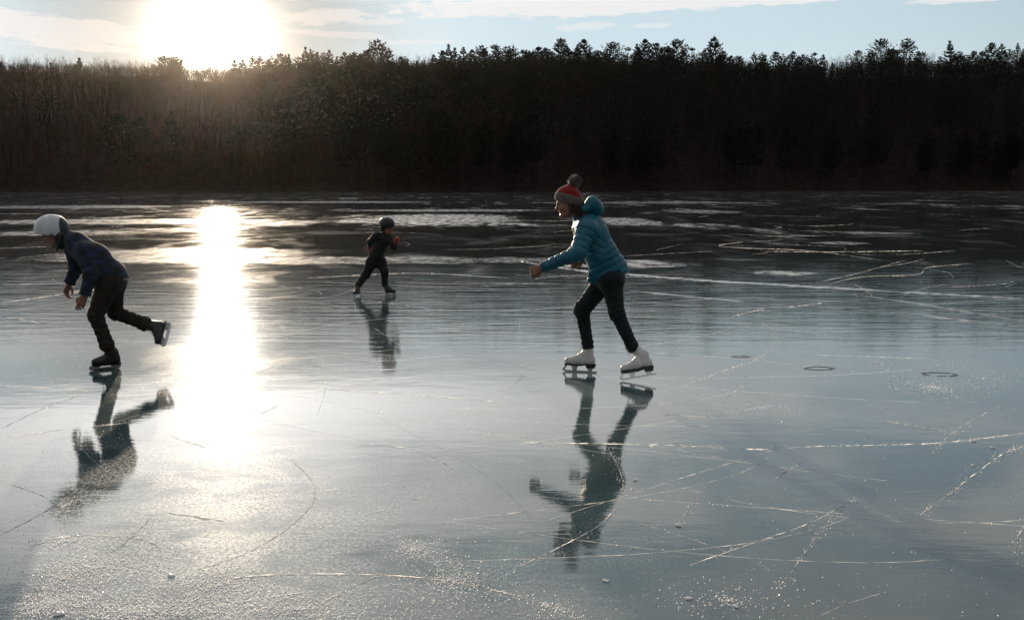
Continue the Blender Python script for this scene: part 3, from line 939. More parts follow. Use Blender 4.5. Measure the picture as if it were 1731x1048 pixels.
# the rest of the wood: one mass
LOWP = [pine(20, 40 + i, .95 + .1 * i, .05, levels=10, twigs=5) for i in range(3)]
LOWB = [bare(17, 60 + i, 3) for i in range(3)]
def mass(name, sets, pts, mats, lab, cat):
    VV, FF, MI = [], [], []; off = 0
    for (x_, d_, z_, h_, ref, k_) in pts:
        s = h_ / ref; a = RNG.uniform(0, 6.28); ca, sa = math.cos(a), math.sin(a)
        R2 = np.array([[ca, -sa, 0], [sa, ca, 0], [0, 0, 1]])
        for mi, (V, Fq) in enumerate(sets[k_ % len(sets)]):
            VV.append((V @ R2.T) * s + (x_, d_, z_)); FF.append(Fq + off); MI.append(np.full(len(Fq), mi)); off += len(V)
    o = mesh_obj(name, np.concatenate(VV), np.concatenate([f for f in FF]), mats, smooth=False)
    o.data.polygons.foreach_set('material_index', np.concatenate(MI).astype(np.int32))
    return tag(o, lab, cat, kind='stuff')
pp, pb = [], []
for i in range(5000):
    u = RNG.uniform(-.60, .60) if i % 5 else RNG.uniform(-1.3, 1.3)
    s = RNG.uniform(.03, 1.0) ** .8 if i < 2900 else RNG.uniform(.78, 1.25)
    d = shore(u) + s * (DEPTH + 25)
    z = float(terr(u, d)) - .3
    lf = .90 if u < -.25 else (.35 if u < -.1 else .22)
    cap = EYE + tan_el(u, skyline(u) + 13) * d - z
    if RNG.random() < lf:
        pb.append((u * d, d, z, min(RNG.uniform(12, 19), cap) * (1.0 if i < 2900 else RNG.uniform(.5, .97)), 17.0, int(RNG.integers(9))))
    else:
        hh = min(RNG.uniform(14, 22), cap) * (1.0 if i < 2900 else RNG.uniform(.5, .95)); pp.append((u * d, d, z - .22 * hh * (i >= 2900), hh * (1.22 if i >= 2900 else 1), 20.0, int(RNG.integers(9))))
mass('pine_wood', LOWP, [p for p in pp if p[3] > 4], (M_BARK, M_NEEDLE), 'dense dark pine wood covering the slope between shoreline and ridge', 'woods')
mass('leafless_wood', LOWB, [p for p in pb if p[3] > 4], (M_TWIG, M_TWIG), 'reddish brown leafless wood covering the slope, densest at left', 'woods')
# ------------------------------------------------------------------ people
M_SKIN = material('skin', (0.25, 0.12, 0.08), rough=0.55, spec=0.35, var=0.12, vscale=30, sss=0.15, bump=0.0006, bscale=300)
M_LIP = material('lips', (0.36, 0.10, 0.09), rough=0.45)
M_EYE = material('dark_eye', (0.02, 0.015, 0.012), rough=0.15)
M_TEETH = material('teeth', (0.75, 0.72, 0.66), rough=0.35)
M_HAIR = material('dark_brown_hair', (0.030, 0.016, 0.010), rough=0.45, spec=0.5, var=0.5, vscale=60, bump=0.002, bscale=400)
M_STEEL = material('steel_blade', (0.62, 0.62, 0.63), rough=0.28, metallic=1.0, var=0.1, vscale=60)
M_LACE = material('laces', (0.70, 0.66, 0.58), rough=0.8, sheen=0.3)

def poly_dist(V, seg):
    best = np.full(len(V), 1e9); par = np.zeros(len(V)); acc = 0
    for a, b in seg:
        a = np.asarray(a); b = np.asarray(b); ab = b - a; L = np.linalg.norm(ab)
        t = np.clip((V - a) @ ab / (L * L), 0, 1)
        d = np.linalg.norm(V - a - t[:, None] * ab, axis=1)
        m = d < best
        best[m] = d[m]; par[m] = acc + t[m] * L
        acc += L + 10
    return best, par

def finish(D, name, mats, parent, disp=None, rel=1, matf=None):
    V, Fq = D.mesh()
    if rel: V = relax(V, Fq, rel, .5)
    if disp is not None:
        N = vnormals(V, Fq); V = V + N * disp(V)[:, None]
    o = mesh_obj(name, V, Fq, mats, parent)
    if matf is not None:
        C = V[Fq].mean(1)
        o.data.polygons.foreach_set('material_index', matf(C).astype(np.int32))
    return o

def add_head(D, c, F, s, mouth=0.0, k=.010):
    """c: centre of the skull, F rows forward/left/up, s: head height in metres"""
    def L(f, l, u): return c + (F[0] * f + F[1] * l + F[2] * u) * s
    R = lambda *r: np.array(r) * s
    D.ell(L(-.06, 0, .10), R(.43, .335, .37), F, k=k)            # cranium
    D.ell(L(.10, 0, -.12), R(.27, .27, .36), F, k=.03 * s * 5)   # face mass
    D.cone(L(.20, .10, -.36), L(.20, -.10, -.36), .12 * s, .12 * s, k=.03)   # jaw
    D.cone(L(-.02, .20, -.20), L(.16, .12, -.36), .11 * s, .10 * s, k=.03); D.cone(L(-.02, -.20, -.20), L(.16, -.12, -.36), .11 * s, .10 * s, k=.03)
    D.ell(L(.29, 0, -.42), R(.085, .10, .075), F, k=.012)         # chin
    D.cone(L(.30, .15, .09), L(.30, -.15, .09), .06 * s, .06 * s, k=.015)    # brow
    for sg in (1, -1):
        D.ell(L(.37, .135 * sg, .0), R(.07, .085, .055), F, k=.008, op='sub')
        D.ell(L(.295, .135 * sg, -.005), R(.065, .065, .06), F, k=.003)
        D.ell(L(.27, .19 * sg, -.13), R(.09, .08, .08), F, k=.02)  # cheek
        D.ell(L(-.05, .335 * sg, -.03), R(.07, .03, .11), F, k=.006)
        D.ell(L(-.03, .36 * sg, -.03), R(.035, .02, .06), F, k=.004, op='sub')
        D.ell(L(.38, .055 * sg, -.145), R(.045, .03, .03), F, k=.006)
    D.cone(L(.35, 0, .05), L(.455, 0, -.115), .035 * s, .05 * s, k=.008)     # nose
    D.cone(L(.345, .07, -.235), L(.345, -.07, -.235), .030 * s, .030 * s, k=.006)
    D.cone(L(.335, .06, -.305 - mouth), L(.335, -.06, -.305 - mouth), .032 * s, .032 * s, k=.006)
    D.ell(L(.385, 0, -.27 - mouth * .5), R(.05, .095, .010 + mouth * .5), F, k=.004, op='sub')

def head_mats(c, F, s, mouth=0.0):
    def f(C):
        q = (C - c) @ F.T / s
        m = np.zeros(len(C), int)
        for sg in (1, -1):
            m[(np.abs(q[:, 1] - .135 * sg) < .05) & (np.abs(q[:, 2] + .005) < .026) & (q[:, 0] > .28) & (q[:, 0] < .42)] = 2
        m[(q[:, 0] > .33) & (np.abs(q[:, 1]) < .12) & (q[:, 2] < -.215) & (q[:, 2] > -.335 - mouth)] = 1
        if mouth > 0: m[(q[:, 0] > .25) & (q[:, 0] < .365) & (np.abs(q[:, 1]) < .08) & (np.abs(q[:, 2] + .262) < .02)] = 3
        return m
    return f

def add_hand(D, w, d, palm, s=1.0, curl=0.9, side=1, thumb=.5, k=.005):
    """w wrist, d direction of the hand, palm = normal pointing out of the palm, side = +1 thumb along cross(d, palm)"""
    d = nrm(d); palm = nrm(palm - d * np.dot(palm, d)); sdv = np.cross(d, palm) * side
    pl = .088 * s
    D.cone(w - d * .03 * s, w + d * .02 * s, .024 * s, .026 * s, k=.012, flat=(palm, .72))
    for t, wd in ((-.028, 1), (-.010, 1), (.010, 1), (.027, .95)):
        D.cone(w + d * .018 * s + sdv * t * .7 * s, w + d * pl * wd + sdv * t * s, .0145 * s, .0125 * s, k=.010)
    Ls = [(.042, .026, .020), (.046, .030, .021), (.042, .028, .020), (.033, .020, .017)]
    for i, t in enumerate((.029, .0098, -.0098, -.028)):
        p = w + d * pl * (1.0 if i < 3 else .93) + sdv * t * s
        a = 0.0; dirv_ = d
        rr = (.0092, .0094, .0090, .0078)[i] * s
        for j, L in enumerate(Ls[i]):
            a += curl * (.75, 1.0, .7)[j] * (1 + .06 * i)
            dd = nrm(d * math.cos(a) + palm * math.sin(a) + sdv * (.04 * (1.5 - i)))
            q = p + dd * L * s
            D.cone(p, q, rr, rr * .9, k=.0025)
            p = q; rr *= .9
    b = w + d * .028 * s + sdv * .024 * s + palm * .006 * s
    m = b + nrm(d * .7 + sdv * .75 + palm * .45) * .040 * s
    D.cone(b, m, .0135 * s, .0112 * s, k=.008)
    e = m + nrm(d * (.9 - thumb * .3) + sdv * (.25 - thumb) + palm * (.3 + thumb * .7)) * .030 * s
    D.cone(m, e, .0108 * s, .0098 * s, k=.003)
    e2 = e + nrm(d * (.7 - thumb * .3) + sdv * (.05 - thumb * 1.2) + palm * (.25 + thumb * .5)) * .022 * s
    D.cone(e, e2, .0098 * s, .0080 * s, k=.002)

def prism(pts2, origin, ax, ay, thick, mat, name, parent, bev=0.0):
    """outline in the (ax, ay) plane, extruded sideways"""
    n = nrm(np.cross(ax, ay)); P = [origin + ax * a + ay * b_ for a, b_ in pts2]
    me = bpy.data.meshes.new(name); import bmesh
    bm = bmesh.new(); base = np.array(parent.location) if parent is not None else np.zeros(3)
    top = [bm.verts.new(tuple(p - base + n * thick / 2)) for p in P]; bot = [bm.verts.new(tuple(p - base - n * thick / 2)) for p in P]
    bm.faces.new(top); bm.faces.new(bot[::-1])
    for i in range(len(P)):
        j = (i + 1) % len(P); bm.faces.new((top[i], bot[i], bot[j], top[j]))
    bmesh.ops.recalc_face_normals(bm, faces=bm.faces[:])
    bmesh.ops.triangulate(bm, faces=[f for f in bm.faces if len(f.verts) > 4])
    bm.to_mesh(me); bm.free()
    me.materials.append(mat)
    o = bpy.data.objects.new(name, me); COL.objects.link(o)
    if parent is not None: o.parent = parent
    return o

def tubes(name, paths, rad, mat, parent, n=6):
    t = Tri()
    for p in paths:
        for a, b_ in zip(p[:-1], p[1:]): t.tube(a, b_, rad, rad, n)
    V, Fq = t.arr()
    return mesh_obj(name, V, Fq, mat, parent)

def reparent(child, parent):
    """child goes under parent, both already built in the same person's space"""
    child.parent = parent

def skate(person, heel, toe, ankle, L, style, mats, seed=0, side=1, blade_off=None):
    """heel / toe: ends of the blade's lower edge. ankle: joint position. L: boot length."""
    heel = np.asarray(heel); toe = np.asarray(toe); ankle = np.asarray(ankle)
    f = nrm(toe - heel); mid = (heel + toe) / 2
    up = ankle - (heel * .72 + toe * .28); up = nrm(up - f * np.dot(up, f))
    lat = np.cross(up, f)
    bl = np.linalg.norm(toe - heel)
    kk = L / .27
    sole = heel + up * (.062 if style == 'figure' else .064) * kk + f * (.0 if style != 'figure' else .015 * kk)
    # boot
    lo = np.minimum(np.minimum(heel, toe), ankle) - .16; hi = np.maximum(np.maximum(heel, toe), ankle) + .18
    D = Sdf(lo, hi, .004)
    def S(a, b_, c=0): return sole + f * a * L + up * b_ * L + lat * c * L
    ax = nrm(ankle - S(.23, .30)); 
    D.cone(S(.87, .115), S(.45, .14), .115 * L, .145 * L, k=.02)
    D.cone(S(.45, .14), S(.19, .16), .14 * L, .14 * L, k=.02)
    D.cone(S(.64, .14), S(.34, .36), .105 * L, .12 * L, k=.035)
    D.ell(S(.135, .15), np.array((.13, .125, .15)) * L, np.stack([f, lat, up]), k=.02)
    topc = ankle + nrm(ankle - S(.22, .3)) * .02
    D.cone(S(.21, .22), S(.23, .42), .15 * L, .145 * L, k=.02); D.cone(S(.23, .42), topc, .145 * L, .158 * L, k=.02, cut='b')
    if style != 'figure': D.cone(S(.25, .25), topc, .185 * L, .215 * L, k=.02, cut='b'); D.cone(S(.7, .12), S(.4, .25), .13 * L, .16 * L, k=.02)
    D.half(S(.4, .0), -up, R=.2)
    ph = RNG.uniform(0, 6)
    boot = finish(D, 'skate_boot', mats[0], person, lambda V: folds(V, .0016, 22, seed) - .0015 * (np.abs(((V - sole) @ f) / L - .60) < .02))
    # sole with heel block
    if style == 'figure':
        out2 = [(-.01, .0), (.02, .075), (.28, .075), (.42, .03), (.60, .035), (.95, .045), (.98, .015), (.92, .0), (.60, -.035), (.44, -.02), (.30, .015), (.275, -.075), (.03, -.075)]
        out2 = [(-.01, .012), (.02, .05), (.28, .05), (.42, .05), (.62, .045), (.93, .05), (.985, .03), (.95, -.01), (.60, -.03), (.44, -.022), (.30, .008), (.265, -.085), (.03, -.085)]
        sl_ = prism([(a * L, b_ * L) for a, b_ in out2], sole - up * .0, f, up, .215 * L, mats[1], 'boot_sole', person)
    else:
        out2 = [(-.01, .03), (.3, .03), (.93, .035), (.97, .01), (.9, -.018), (.5, -.022), (.05, -.022), (-.01, 0)]
        sl_ = prism([(a * L, b_ * L) for a, b_ in out2], sole, f, up, .23 * L, mats[1], 'boot_sole', person)
    # blade
    up_b = nrm(np.cross(f, lat)); up_b = up_b if up_b @ up > 0 else -up_b
    if style == 'figure':
        h0 = (sole - heel) @ up
        bp = [(0, .004), (.01, 0), (.55 * bl, -.000), (.93 * bl, 0.001), (bl, .010), (bl + .004, .022), (bl - .002, .030), (bl - .012, .026), (bl - .02, .016), (.74 * bl, .014), (.35 * bl, .014), (.02, .012), (-.002, .009)]
        bld = prism(bp, heel, f, up, .004, mats[2], 'blade', person)
        for c0, w0, w1, y0 in ((.17, .016, .026, -.08), (.66, .016, .030, -.028)):
            cx = (sole - heel) @ f + c0 * L
            yy = h0 + y0 * L
            reparent(prism([(cx - w0, .012), (cx + w0, .012), (cx + w1, yy + .004), (cx - w1, yy + .004)], heel, f, up, .0065, mats[2], 'blade_post', person), bld)
        reparent(prism([((sole - heel) @ f + .30 * L + .25 * L, h0 - .030 * L), ((sole - heel) @ f + .92 * L, h0 - .012 * L), ((sole - heel) @ f + .93 * L, h0 - .002 * L), ((sole - heel) @ f + .55 * L, h0 - .022 * L)], heel, f, up, .05 * kk, mats[2], 'sole_plate', person), bld)
        # toe of the blade sweeps up to the sole
        tx = (sole - heel) @ f + .93 * L
        reparent(prism([(bl - .014, .018), (bl + .003, .022), (tx + .006, h0 - .004), (tx - .012, h0 - .004)], heel, f, up, .005, mats[2], 'toe_pick', person), bld)
    else:
        h0 = (sole - heel) @ up
        bld = prism([(.0, .012), (.012, .002), (.05, 0), (bl - .05, 0), (bl - .012, .003), (bl, .014), (bl - .004, .020), (.004, .020)], heel, f, up, .004, mats[2], 'blade', person)
        o0 = (sole - heel) @ f
        hold = [(.0, .016), (bl * .5, .018), (bl, .016), (bl + .003, .028), (o0 + .97 * L, h0 - .02 * L), (o0 + .62 * L, h0 - .02 * L), (o0 + .60 * L, h0 - .03 * L), (bl * .72, .024), (bl * .30, .024), (o0 + .33 * L, h0 - .03 * L), (o0 + .31 * L, h0 - .02 * L), (o0 + .0 * L, h0 - .02 * L), (o0 - .01 * L, h0 - .05 * L)]
        prism(hold, heel, f, up, .017 * kk, mats[3], 'blade_holder', person)
    # laces down the front of the tongue
    paths = []
    for i in range(7):
        t = i / 6
        p = S(.66, .27) * (1 - t) + (topc + f * .165 * L - up * .01) * t
        q = p + f * .012 * math.sin(t * 3.1) - f * .02 * math.sin(t * 3.14)
        r_ = .05 * L
        paths.append([q - lat * r_ * 1.1 - up * .004, q + f * .006 + up * .004, q + lat * r_ * 1.1 - up * .002])
    lc = tubes('laces', paths, .0032, M_LACE, person)
    reparent(lc, boot)
    return f, up, lat

# ============================================================ the woman on the right
def woman():
    Yn, Yf = 7.72, 8.02      # near (left) leg, far (right) leg
    c0 = ground(1030, 634)
    person = empty('person', (c0[0], c0[1], 0))
    tag(person, 'person in a teal puffy jacket, red pompom hat and white figure skates, leaning forward', 'person', 'skaters on the ice')
    Ym = 7.87
    hipM = at(1028, 462, Ym); hipN = at(1033, 470, Ym - .09); hipF = at(1022, 470, Ym + .09)
    kN = at(1043, 530, Yn + .03); kF = at(984, 524, Yf - .04)
    aN = at(1071, 590, Yn + .02); aF = at(994, 586, Yf)
    chest = at(1003, 395, Ym); neck = at(985, 366, Ym); waist = at(1018, 432, Ym)
    shN = at(992, 387, Ym - .17); shF = at(990, 384, Ym + .17)
    eN = at(977, 428, Ym - .27); wN = at(917, 452, Ym - .22)
    eF = at(1018, 428, Ym + .26); wF = at(985, 440, Ym + .24)
    hd = at(960, 344, Ym - .005)
    HF = fr(np.array((-1, -.10, -.20)), (-.2, 0, 1))
    s = .218
    lo = np.minimum.reduce([hd, aN, aF, wN, eF]) - (.22, .15, .16); hi = np.maximum.reduce([hd, aN, aF, hipM, eF]) + (.15, .15, .20)
    D = Sdf(lo, hi, .0045)
    D.cone(hipN, kN, .070, .047, k=.02); D.cone(kN, aN, .045, .030, k=.02)
    D.cone(hipF, kF, .070, .047, k=.02); D.cone(kF, aF, .045, .030, k=.02)
    D.cone(hipN, hipF, .085, .085, k=.03); D.cone(hipM, waist, .10, .085, k=.04); D.cone(waist, chest, .085, .10, k=.04)
    D.cone(shN, shF, .055, .055, k=.04)
    D.cone(chest, neck, .07, .052, k=.03); D.cone(neck, hd + HF[2] * -.05 + HF[0] * -.03, .050, .054, k=.02)
    for a, e, w in ((shN, eN, wN), (shF, eF, wF)):
        D.cone(a, e, .046, .036, k=.02); D.cone(e, w, .036, .024, k=.015)
    add_head(D, hd, HF, s, mouth=.05)
    add_hand(D, wN + nrm(wN - eN) * .005, wN - eN + np.array((0, 0, -.01)), np.array((.2, .9, -.3)), .95, 1.25, 1, .7)
    add_hand(D, wF, wF - eF, np.array((0, -1, 0)), .95, 1.0, -1, .5)
    body = finish(D, 'body', [M_SKIN, M_LIP, M_EYE, M_TEETH], person, matf=head_mats(hd, HF, s, .05))
    # ---- trousers
    M_J = material('dark_jeans', (0.010, 0.016, 0.020), rough=0.85, spec=0.3, var=0.35, vscale=14, bump=.001, bscale=500, sheen=.15)
    D = Sdf(np.minimum.reduce([hipF, aN, aF, kF]) - .16, np.maximum.reduce([hipM, aN, kN]) + .18, .0055)
    topw = at(1024, 446, Ym)
    D.cone(hipN, hipF, .104, .104, k=.03); D.cone(hipM + (0, 0, -.02), topw, .112, .112, k=.03)
    D.cone(hipN, topw + (0, -.05, 0), .105, .10, k=.03); D.cone(hipF, topw + (0, .05, 0), .105, .10, k=.03)
    D.cone(hipN + (0, 0, -.02), kN, .094, .062, k=.03); D.cone(kN, aN + (aN - kN) * -.06, .060, .047, k=.02, cut='b')
    D.cone(hipF + (0, 0, -.02), kF, .094, .062, k=.03); D.cone(kF, aF + (aF - kF) * -.06, .060, .046, k=.02, cut='b')
    D.ell(kN + (-.01, 0, .01), (.058, .06, .065), k=.02); D.ell(kF + (-.012, 0, .01), (.06, .06, .068), k=.02)
    D.cone(kN * .04 + aN * .96, kN * .12 + aN * .88, .050, .052, k=.01, cut=None); D.cone(kF * .04 + aF * .96, kF * .12 + aF * .88, .049, .051, k=.01)
    ax_ = [(hipN, kN), (kN, aN), (hipF, kF), (kF, aF)]
    def dj(V):
        d, p = poly_dist(V, ax_)
        lt = p % 10
        near = np.exp(-((np.minimum(np.abs(V - kN).sum(1), np.abs(V - kF).sum(1))) / .14) ** 2) + np.exp(-((np.minimum(np.abs(V - aN).sum(1), np.abs(V - aF).sum(1))) / .17) ** 2)
        return folds(V, .005, 9, 5, (1, 1, 1.6)) + .0045 * near * np.sin(lt * 150 + 2 * np.sin(V[:, 1] * 60))
    finish(D, 'trousers', M_J, person, dj, rel=2)
    # ---- jacket
    M_T = material('teal_jacket', (0.002, 0.100, 0.155), rough=0.5, spec=0.45, var=0.18, vscale=9, bump=.002, bscale=120, sheen=.1)
    D = Sdf(np.minimum.reduce([wN, eF, hipM, neck]) - (.10, .16, .22), np.maximum.reduce([neck, hipM, shF, wF, eF]) + (.17, .13, .14), .0055)
    hem = at(1032, 461, Ym)
    F1 = fr((1, 0, 0), (0, 0, 1))
    chestJ = at(1000, 398, Ym); bell = at(1016, 436, Ym); hemc = at(1030, 462, Ym)
    D.cone(at(995, 383, Ym - .03), at(995, 383, Ym + .03), .125, .125, k=.03)
    D.cone(at(1003, 398, Ym - .055), at(1017, 432, Ym - .06), .128, .122, k=.04); D.cone(at(1003, 398, Ym + .055), at(1017, 432, Ym + .06), .128, .122, k=.04)
    D.cone(at(1017, 432, Ym - .06), at(1029, 456, Ym - .05), .128, .135, k=.04); D.cone(at(1017, 432, Ym + .06), at(1029, 456, Ym + .05), .128, .135, k=.04)
    D.cone(at(1029, 456, Ym), at(1030, 462, Ym), .15, .155, k=.04)
    D.cone(shN, shN + (0, .1, 0), .082, .10, k=.04); D.cone(shF, shF + (0, -.1, 0), .082, .10, k=.04)
    D.cone(shN, eN, .080, .064, k=.035); D.cone(eN, wN, .064, .042, k=.025, cut='b'); D.ell(eN + (.0, 0, -.008), (.062, .062, .062), k=.02)
    D.cone(shF, eF, .080, .064, k=.035); D.cone(eF, wF, .064, .042, k=.025, cut='b')
    D.cone(at(988, 372, Ym), at(981, 364, Ym), .082, .070, k=.03)      # collar
    # slanted hem: high at the back, low at the front flap
    pa = at(1060, 461, Ym); pb = at(1003, 480, Ym)
    hd_ = pb - pa; nh = nrm(np.array((-(hd_[2]), 0, hd_[0]))); nh = nh if nh[2] < 0 else -nh
    D.half(pa * .5 + pb * .5, nh, k=.012, R=.26)
    D.cone(at(1003, 462, Ym - .10), at(998, 474, Ym - .06), .04, .03, k=.03)
    sp = [(at(985, 372, Ym), at(1035, 475, Ym)), (shN, eN), (eN, wN), (shF, eF), (eF, wF)]
    def dq(V):
        d, p = poly_dist(V, sp)
        ph = (p % 10) % .052
        q = np.minimum(ph, .052 - ph)
        return -.0065 * np.exp(-(q / .0065) ** 2) + folds(V, .0045, 12, 9) + .0015 * np.sin(V[:, 1] * 90 + V[:, 0] * 40) * np.exp(-(q / .012) ** 2)
    jk = finish(D, 'jacket', M_T, person, dq, rel=2)
    # hood lying on the shoulders (own panel of the jacket)
    D = Sdf(at(1003, 350, Ym) - .24, at(1003, 350, Ym) + .24, .005)
    D.ell(at(1003, 347, Ym), (.072, .125, .058), fr(nrm(at(1016, 356, Ym) - at(990, 343, Ym)), (0, 0, 1)), k=.02)
    D.cone(at(990, 353, Ym - .09), at(1001, 343, Ym - .06), .036, .046, k=.03); D.cone(at(990, 353, Ym + .09), at(1001, 343, Ym + .06), .036, .046, k=.03)
    D.cone(at(1001, 342, Ym - .06), at(1001, 342, Ym + .06), .046, .046, k=.03)
    D.cone(at(1010, 355, Ym - .05), at(1010, 355, Ym + .05), .050, .050, k=.03)
    D.ell(at(981, 338, Ym), (.075, .075, .06), k=.02, op='sub')
    hood = finish(D, 'hood', M_T, person, lambda V: folds(V, .006, 13, 3), rel=2)
    reparent(hood, jk)
    # cuffs
    cf = Sdf(wN - .09, wN + .09, .004); cf.cone(wN - nrm(wN - eN) * .02, wN + nrm(wN - eN) * .008, .041, .036, k=.0, cut='b')
    reparent(finish(cf, 'cuff', material('dark_teal_cuff', (.006, .07, .10), rough=.8), person, lambda V: .0012 * np.sin(np.arctan2(V[:, 1] - wN[1], V[:, 2] - wN[2]) * 26)), jk)
    # ---- hat
    M_R = material('red_knit', (0.20, 0.008, 0.006), rough=0.9, spec=0.2, var=0.25, vscale=70, bump=.003, bscale=220, sheen=.7)
    M_B = material('grey_knit_brim', (0.12, 0.10, 0.09), rough=0.95, spec=0.15, var=0.35, vscale=60, bump=.003, bscale=220, sheen=.7)
    HU = fr(HF[0] + HF[2] * .52, HF[2] - HF[0] * .52)      # hat tilts back
    def Hh(a, b_, c_): return hd + (HF[0] * a + HF[1] * b_ + HF[2] * c_) * s
    D = Sdf(hd - .22, hd + .24, .004)
    D.ell(Hh(-.08, 0, .19), np.array((.485, .40, .40)) * s, HU, k=.0)
    D.cone(Hh(-.12, 0, .38), Hh(-.24, 0, .57), .25 * s, .10 * s, k=.05)
    bc = Hh(-.07, 0, .10)
    D.half(bc, -HU[2], R=.3)
    hatax = HU[2]
    def dk(V):
        q = V - bc; a = np.arctan2(q @ HF[1], q @ HU[0])
        return .0022 * np.abs(np.sin(a * 22)) + .0008 * np.sin((q @ hatax) * 520)
    hat = finish(D, 'hat', M_R, person, dk, rel=1)
    D = Sdf(hd - .22, hd + .24, .004)
    D.ell(Hh(-.08, 0, .16), np.array((.525, .435, .42)) * s, HU, k=0)
    D.half(bc - hatax * .030, -hatax, R=.3, k=.01); D.half(bc + hatax * .040, hatax, R=.3, k=.012)
    reparent(finish(D, 'hat_brim', M_B, person, dk, rel=1), hat)
    # pompom: core and yarn ends
    pc = at(972, 307, Ym); pr = .046
    D = Sdf(pc - .09, pc + .09, .004); D.ell(pc, (pr * .72,) * 3, k=0)
    M_P = material('pompom_yarn', (0.09, 0.075, 0.068), rough=0.95, spec=0.1, sheen=1.0, var=.3, vscale=50)
    pom = finish(D, 'pompom', M_P, person, lambda V: folds(V, .005, 40, 2))
    t = Tri(); r = np.random.default_rng(3)
    for _ in range(1100):
        dv = nrm(r.normal(size=3)); e = pc + dv * pr * .6; tp = pc + dv * pr * r.uniform(.9, 1.25) + r.normal(size=3) * .006
        t.tube(e, tp, .0016, .0009, 3)
    V, Fq = t.arr(); reparent(mesh_obj('yarn', V, Fq, M_P, person), pom); reparent(pom, hat)
    # ---- hair: under the hat and a tail falling over the near shoulder
    D = Sdf(hd - .30, hd + .30, .0045)
    D.ell(Hh(-.20, 0, .0), np.array((.35, .345, .33)) * s, HF, k=.02)
    D.cone(Hh(-.30, 0, -.10), at(986, 366, Ym - .06), .055, .045, k=.03)
    D.cone(at(986, 366, Ym - .06), at(994, 383, Ym - .13), .045, .036, k=.03); D.cone(at(994, 383, Ym - .13), at(1000, 396, Ym - .150), .034, .010, k=.02)
    D.cone(Hh(-.02, .30, .05), Hh(.0, .33, -.28), .022, .016, k=.02)
    D.cone(Hh(-.02, -.30, .05), Hh(.0, -.33, -.28), .022, .016, k=.02)
    hair = finish(D, 'hair', M_HAIR, person, lambda V: folds(V, .004, 30, 6, (1, 2, .35)), rel=1)
    t = Tri()
    for _ in range(160):
        a = at(975 + r.uniform(-6, 8), 352 + r.uniform(-6, 8), Ym - .08 + r.uniform(-.03, .05)); b_ = at(986 + r.uniform(-8, 6), 370, Ym - .11 + r.uniform(-.03, .03)); c_ = at(998 + r.uniform(-9, 7), 388 + r.uniform(-6, 12), Ym - .155 + r.uniform(-.01, .03))
        t.tube(a, b_, .0016, .0016, 3); t.tube(b_, c_, .0016, .0006, 3)
    V, Fq = t.arr(); reparent(mesh_obj('loose_strand', V, Fq, M_HAIR, person), hair)
    # ---- skates
    M_W = material('white_leather', (0.60, 0.59, 0.58), rough=0.42, spec=0.5, var=0.12, vscale=16, bump=.001, bscale=250)
    M_S = material('black_sole', (0.012, 0.012, 0.013), rough=0.5)
    tF = ground(951.5, 627.5); hF = ground(1013, 630.5); 
    hF = tF + nrm(hF - tF) * .285
    skate(person, hF, tF, aF, .262, 'figure', (M_W, M_S, M_STEEL), 21)
    tN = ground(1049, 643.5, .002); hNd = at(1103, 634, tN[1] - .02)
    hN = tN + nrm(hNd - tN) * .285
    skate(person, hN, tN, aN, .262, 'figure', (M_W, M_S, M_STEEL), 22)
    return person
woman()
# ============================================================ the helmeted skater on the left
M_BS = material('black_boot', (0.022, 0.021, 0.021), rough=0.45, spec=0.5, var=0.3, vscale=18, bump=.001, bscale=200)
M_BSOLE = material('black_sole_plate', (0.012, 0.012, 0.012), rough=0.5)
M_HOLD = material('grey_holder', (0.42, 0.42, 0.43), rough=0.45, spec=0.5)

def plaid(name, base, col, fx):
    m = bpy.data.materials.new(name); m.use_nodes = True
    b = NB(m.node_tree); p = m.node_tree.nodes['Principled BSDF']
    x, y, z = b.sep(b.n('ShaderNodeTexCoord').outputs['Object'])
    u = b.m('ADD', b.m('MULTIPLY', x, .8), b.m('MULTIPLY', z, .6)); v = b.m('SUBTRACT', b.m('MULTIPLY', z, .8), b.m('MULTIPLY', x, .6))
    def st(c, ph): return b.ss(b.m('SINE', b.m('ADD', b.m('MULTIPLY', c, fx), ph)), -.1, .5)
    q = b.m('MULTIPLY', b.m('ADD', st(u, 0.), st(v, 1.)), .5)
    fine = b.m('MULTIPLY', b.ss(b.m('SINE', b.m('MULTIPLY', u, fx * 2)), .86, .95), .5)
    c = b.mixc(q, (*base, 1), (*col, 1)); c = b.mixc(fine, c, (.045, .016, .016, 1))
    b.put(p.inputs['Base Color'], c); p.inputs['Roughness'].default_value = .9
    p.inputs['Sheen Weight'].default_value = .06
    bn = b.n('ShaderNodeBump'); bn.inputs['Distance'].default_value = .0012
    b.put(bn.inputs['Height'], b.noise(b.n('ShaderNodeTexCoord').outputs['Object'], 300, 2)); b.put(p.inputs['Normal'], bn.outputs[0])
    return m

def helmet(person, c, F, rad, rim, rimn, mat_shell, mat_back, back_x, name='helmet'):
    D = Sdf(c - .18, c + .18, .004)
    D.ell(c, rad, F, k=0, p=2.15)
    for a in (-.45, 0, .45):
        for fz in (-.2, .35):
            q = c + F[1] * a * rad[1] + F[0] * fz * rad[0] + F[2] * rad[2] * (.97 - .28 * a * a - .18 * abs(fz))
            D.ell(q, (.022, .007, .009), F, k=.003, op='sub')
    D.ell(c - F[2] * .012, rad - np.array((.02, .02, .02)), F, k=0, op='sub')
    D.half(rim, rimn, R=.3, k=.008)
    def mf(C):
        q = (C - c) @ F.T
        return np.where(q[:, 0] < back_x, 1, 0)
    return finish(D, name, [mat_shell, mat_back], person, matf=mf)

